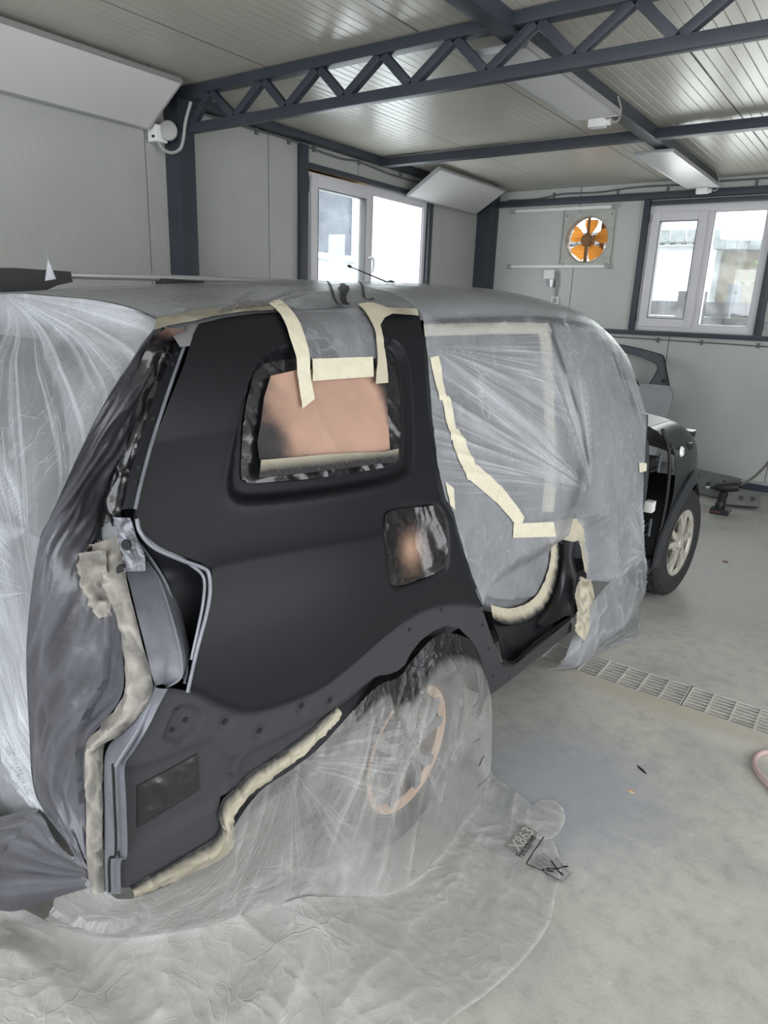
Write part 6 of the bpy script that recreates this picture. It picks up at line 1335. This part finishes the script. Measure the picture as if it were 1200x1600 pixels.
tape('F6', 'level masking tape strip on the door film left of the centre pillar', off=lambda P: door_off(P)+.003)
tape('H', 'small masking tape patch beside the fuel filler at the door edge', off=lambda P: door_off(P)+.003)
tape('I', 'tiny masking tape patch at the front edge of the door film', off=lambda P: door_off(P)+.004)
for key in ('J', 'K'):
    ob = sheet('masking_tape', np.array(D['TAPE2'][key]), 'tape', res=.012, off=lambda P: 0*P[:, 0], world=True, thick=.0006)
    tag(ob, {'J': 'level masking tape showing faintly through the film under the roof rail', 'K': 'upright masking tape showing faintly through the door film'}[key], 'tape', 'masking tape strips')
def tape_loft(rows, nu, nv, sc, amp, label, spray=None, seed=0):
    G = loft([np.array(r) for r in rows], nu, nv); a, b = np.meshgrid(np.linspace(0, 1, nu), np.linspace(0, 1, nv), indexing='ij')
    cr = crumple(a.ravel()*sc[0], b.ravel()*sc[1], 200+seed).reshape(a.shape); N = gnormals(G); N *= np.where(N[..., 0:1] < 0, -1, 1); G = G+N*(.004+amp*cr)[..., None]
    return tag(grid('masking_tape', G, 'tape_spray', world=True, attrs={'spray': spray(a, b, cr) if spray else 0*a}, thick=.0007), label, 'tape', 'masking tape strips')
tape_loft([D['SILT1'], D['SILT2']], 120, 18, (26, 2), .010, 'crumpled masking tape edging the door film around the sill', lambda a, b, c: np.clip(2.3*(b-.4)-.4*c*b, 0, 1), 1)
tape_loft([D['PILT1'], D['PILT2']], 40, 20, (5, 3), .006, 'masking tape over the top of the centre pillar stump', lambda a, b, c: np.clip(.5*(b-.7), 0, 1), 2)
tape_loft(D['PILT3'], 50, 12, (9, 2), .008, 'ragged masking tape down the front edge of the centre pillar stump', lambda a, b, c: np.clip(.25*c, 0, 1)*(1-b), 3)
CRP = np.array(D['CRUMP']); tape_loft([CRP[[0, 7, 6, 5]], CRP[[0, 7, 6, 5]]*.5+CRP[[1, 2, 3, 4]]*.5+np.array([.02, -.01, 0]), CRP[[1, 2, 3, 4]]], 50, 30, (7, 5), .014, 'bunched masking tape at the front end of the door sill', lambda a, b, c: np.clip(.8*(.5-c)+.3*(1-a), 0, .9), 4)
q1, q2 = np.array(D['TAPEQ']), np.array(D['TAPEQ2'])
def s3(L, extra): return S(L[:, 0], L[:, 1], q_off(L)+extra)
e1, e2 = resample(smooth_path(q1, 6), 40), resample(smooth_path(q2, 6), 40)
e2 = e2+(e2-e1)*.35
tape_loft([s3(e1, -.003), s3(e1*.5+e2*.5, .006), s3(e2, .004)], 150, 18, (20, 2.2), .010, 'long greyed masking tape along the lower rear edge of the quarter panel', lambda a, b, c: np.clip(1.35-2.2*b-.5*(c-.3), .12, 1), 5)

# ---- the big sheet round the rear wheel and over the floor
E_, F_, G_ = [np.array(D[k]) for k in ('WF_E', 'WF_F', 'WF_G')]
NC, NR = 330, 250
def cols(A): return resample_t(A, NC)
E2, F2, G2 = cols(E_), cols(F_), cols(G_)
F2[:, 0] = np.maximum(F2[:, 0], np.interp(np.linspace(0, 1, NC), [0, .5, .58, .82, .9, 1], [-1, .7, .90, .915, .86, .7]))
bul = np.interp(np.linspace(0, 1, NC), [0, .3, .55, .66, .8, .93, 1], [.0, .01, .03, .05, .055, .03, .0])[:, None]
M1 = E2*.72+F2*.28+bul*np.array([1.0, 0, 0])*.8; M2 = E2*.35+F2*.65+bul*np.array([1.1, 0, 0])
M1[:, 0] = np.maximum(M1[:, 0], np.interp(np.linspace(0, 1, NC), [0, .5, .6, .88, 1], [-1, -1, .895, .885, .8])); M2[:, 0] = np.maximum(M2[:, 0], np.interp(np.linspace(0, 1, NC), [0, .5, .6, .88, 1], [-1, -1, .90, .89, .8]))
H1 = F2*.72+G2*.28; H2 = F2*.38+G2*.62
F3 = F2*.9+G2*.1+np.array([0, 0, .012]); F1 = M2*.25+F2*.75+np.array([.03, 0, .0]); rows = np.stack([E2, M1, M2, F1, F3, H1, H2, G2], 1); G = np.array([resample_t(rows[i], NR) for i in range(NC)])
a, b = np.meshgrid(np.linspace(0, 1, NC), np.linspace(0, 1, NR), indexing='ij')
W = to_world(G); x, y = W[..., 0].ravel(), W[..., 1].ravel()
hang = (1-sstep(.38, .58, b)); floor_ = 1-hang
# hanging part: gathered folds that fan out from where it is taped; floor part: soft creases
cr1 = crumple(a.ravel()*17+b.ravel()*4, b.ravel()*3.4, 121).reshape(a.shape); cr2 = crumple(x*3.4+y*1.2, y*3.4, 123).reshape(a.shape); cr3 = crumple(x*9, y*9, 125, 2).reshape(a.shape)
big = vnoise(x*2.2, y*2.2, 127).reshape(a.shape)
left = 1-sstep(.25, .6, a)
N = gnormals(G); N *= np.where(N[..., 2:3]+N[..., 0:1] < 0, -1, 1)
amp = hang*(.011*cr1+.005*cr3)*np.clip(b/.05, 0, 1)*(1-.45*sstep(.5, .62, a))+floor_*(.022*cr2*(.5+.9*left)+.005*cr3+.06*left*sstep(.45, .75, big))
G = G+N*amp[..., None]
loc_floor = floor_*(1-sstep(.93, 1, b)); G[..., 2] = np.maximum(G[..., 2]-.002, .0035+.0015*cr3)
milk = np.clip(hang*(.37-.15*sstep(.48, .60, a)+.30*cr1**3)+floor_*(.34+.26*cr2**3+.10*cr3**3+.40*left)+.5*np.exp(-((1-b)/.006)**2), 0, .96)
sprw = np.clip(hang*(1.1*np.exp(-(b/np.where(a > .58, .085, .04))**4)+.20*np.exp(-(b/.3)**2)*sstep(.3, .7, fbm(a.ravel()*20, b.ravel()*12, 129).reshape(a.shape)))*np.where(a > .5, 1.0, .35), 0, 1)
# within the arch the film is black where it is tucked in
wfm = grid('wheel_film', G, 'film_floor', world=True, attrs={'milk': milk, 'spray': sprw}, angle=80)
vz = np.stack([G[..., 1].ravel(), G[..., 2].ravel()], 1); xy = np.stack([x, y], 1); fl0 = floor_.ravel(); hg = hang.ravel()
f1 = fan_attr(vz, [((-.60, .64), -2.2, -.05, .03, .6, .42, .30), ((-.27, .71), -2.1, -1.0, .03, .6, .35, .35)])
f1['fm1'] *= hg; f1['fm2'] *= hg
f3 = fan_attr(xy, [(tuple(to_world(np.array([.60, -.9, 0]))[:2]), -2.6, .3, .05, 1.3, .6, .16)])
put(wfm, f1)
tag(wfm, 'large crumpled plastic sheet hanging over the rear wheel and spread on the floor', 'film')
LB = np.array(D['LOBE']); ctr = LB.mean(0); lp = smooth_path(np.vstack([LB, LB[:1]]), 6); rad = np.linspace(0, 1, 16)
G3 = ctr+(lp[:, None, :]-ctr)*rad[None, :, None]; w3 = to_world(G3); cc = crumple(w3[..., 0].ravel()*14, w3[..., 1].ravel()*14, 131).reshape(w3.shape[:2]); G3[..., 2] = .004+.005*cc*(1-rad[None, :]**3)+.003
lb = grid('loose_film_lobe', to_world(G3)-np.array(wfm.location), 'film_floor', wfm, attrs={'milk': np.clip(.45+.25*cc+.3*np.exp(-((rad[None, :]-1)/.08)**2)+0*cc, 0, .95), 'spray': 0*cc})
# printing on the sheet
from mathutils.bvhtree import BVHTree
wm = wfm.data; bv = BVHTree.FromPolygons([tuple(wfm.location+q.co) for q in wm.vertices], [tuple(p.vertices) for p in wm.polygons])
def drop(P, dz=.0015):
    o = []
    for p in P:
        h_ = bv.ray_cast(Vector((p[0], p[1], .5)), Vector((0, 0, -1)))[0]; o.append((p[0], p[1], (h_.z if h_ else .01)+dz))
    return o
def print_mesh(name, V, F, mat):
    V = np.array(drop(V))-np.array(wfm.location); return finish(name, V, F, mat, wfm, False)
def stroke2(L, w):
    L = np.asarray(L, float)[:, :2]; L = dens(L, .006, False); n = np.gradient(L, axis=0); n = np.stack([-n[:, 1], n[:, 0]], 1)/(np.linalg.norm(n, axis=1, keepdims=True)+1e-9)
    V = np.vstack([L+n*w/2, L-n*w/2]); k = len(L); return [(p[0], p[1], 0) for p in V], [[i, i+1, k+i+1, k+i] for i in range(k-1)]
MAT['ink_grey'] = simple('grey_print_ink', srgb(122, 121, 120), .6)
MAT['ink_light'] = simple('pale_print_ink', srgb(168, 166, 162), .6)
PRN = {k: to_world(np.array(v)) for k, v in D['PRN'].items()}
lg = PRN['logo']; o0, ex, ey = lg[0], lg[3]-lg[0], lg[1]-lg[0]
ex, ey = lg[3]-lg[0], lg[1]-lg[0]
# logo runs from the lower left corner up to the right
gx = [[o0+ex*s+ey*t for t in np.linspace(0, 1, 10)] for s in np.linspace(0, 1, 18)]
V = [p for r in gx for p in r]; F = [[i*10+j, (i+1)*10+j, (i+1)*10+j+1, i*10+j+1] for i in range(17) for j in range(9)]
print_mesh('logo_block', V, F, 'ink_grey')
def text_on(body, p0, xdir, ydir, size, mat, name, bold=0.0):
    cu = bpy.data.curves.new('t', 'FONT'); cu.body = body; cu.size = 1; cu.offset = bold; ob = bpy.data.objects.new('t', cu); C.objects.link(ob)
    me = ob.to_mesh(); V = [q.co.copy() for q in me.vertices]; F = [tuple(p.vertices) for p in me.polygons]; ob.to_mesh_clear()
    bpy.data.objects.remove(ob); bpy.data.curves.remove(cu)
    W_ = max(q.x for q in V); xd = np.array(xdir[:2]); yd = np.array(ydir[:2])
    VV = [(p0[0]+xd[0]*q.x*size[0]/W_+yd[0]*q.y*size[1], p0[1]+xd[1]*q.x*size[0]/W_+yd[1]*q.y*size[1], 0) for q in V]
    VV = np.array(drop(VV, .003))-np.array(wfm.location); return finish(name, VV, F, mat, wfm, False)
nx = ex/np.linalg.norm(ex); ny = -ey/np.linalg.norm(ey)
text_on('X863', lg[1]+ex*.06-ey*.16, nx, ny, (np.linalg.norm(ex)*.88, np.linalg.norm(ey)*.95), 'ink_light', 'logo_lettering', .02)
tx = PRN['text']; dx = (tx[1]-tx[0]); nx2 = dx/np.linalg.norm(dx); text_on('Paint app-vlies', tx[0], nx2, ny, (np.linalg.norm(dx), .036), 'paper_pen', 'small_lettering', 0.0)
bxp = PRN['box']
for p, q in ((bxp[0], bxp[1]), (bxp[2], bxp[3])):
    V, F = stroke2([p, q], .0035); print_mesh('printed_frame', V, F, 'paper_pen')
hp_ = PRN['hand']; o_ = hp_[0]; hx = hp_[1]-hp_[0]; L_ = np.linalg.norm(hx); hx = hx/L_; hy = np.array([-hx[1], hx[0], 0])
for k in range(4):
    y0 = -.030+.018*k; pts = [o_+hx*.085+hy*y0, o_+hx*(.012+.006*abs(k-1.5))+hy*(y0+.002), o_+hx*(.006+.006*abs(k-1.5))+hy*(y0+.008), o_+hx*(.012+.006*abs(k-1.5))+hy*(y0+.014), o_+hx*.085+hy*(y0+.015)]
    V, F = stroke2(pts, .0038); print_mesh('hand_pictogram', V, F, 'ink_grey')
V, F = stroke2([o_+hx*.085+hy*-.03, o_+hx*.12+hy*-.02, o_+hx*.12+hy*.03, o_+hx*.085+hy*.04, o_+hx*.05+hy*.06], .0038); print_mesh('hand_pictogram', V, F, 'ink_grey')
cx_ = PRN['cross'][0]
for d1, d2 in (((.02, .03), (-.02, -.03)), ((-.03, .012), (.03, -.014)), ((.0, -.02), (-.025, -.045))):
    V, F = stroke2([cx_+hx*d1[0]+hy*d1[1], cx_+hx*d2[0]+hy*d2[1]], .006); print_mesh('printed_cross', V, F, 'paper_pen')
for i, L in enumerate(D['PR2']):
    L = dens(to_world(np.array(L)), .008, False); o = []; w = .006 if i == 3 else .003
    rd = Vector((-math.cos(TH), math.sin(TH), 0))
    for p in L:
        h_ = bv.ray_cast(Vector(p)-rd*.5, rd)[0]; q = Vector(h_ if h_ else p)-rd*.002; o.append(q)
    V = [tuple(q+Vector((0, 0, w/2))-wfm.location) for q in o]+[tuple(q-Vector((0, 0, w/2))+Vector((0, w*.4, 0))-wfm.location) for q in o]; k = len(o)
    finish('printed_frame', V, [[j, j+1, k+j+1, k+j] for j in range(k-1)], 'paper_pen', wfm, False)
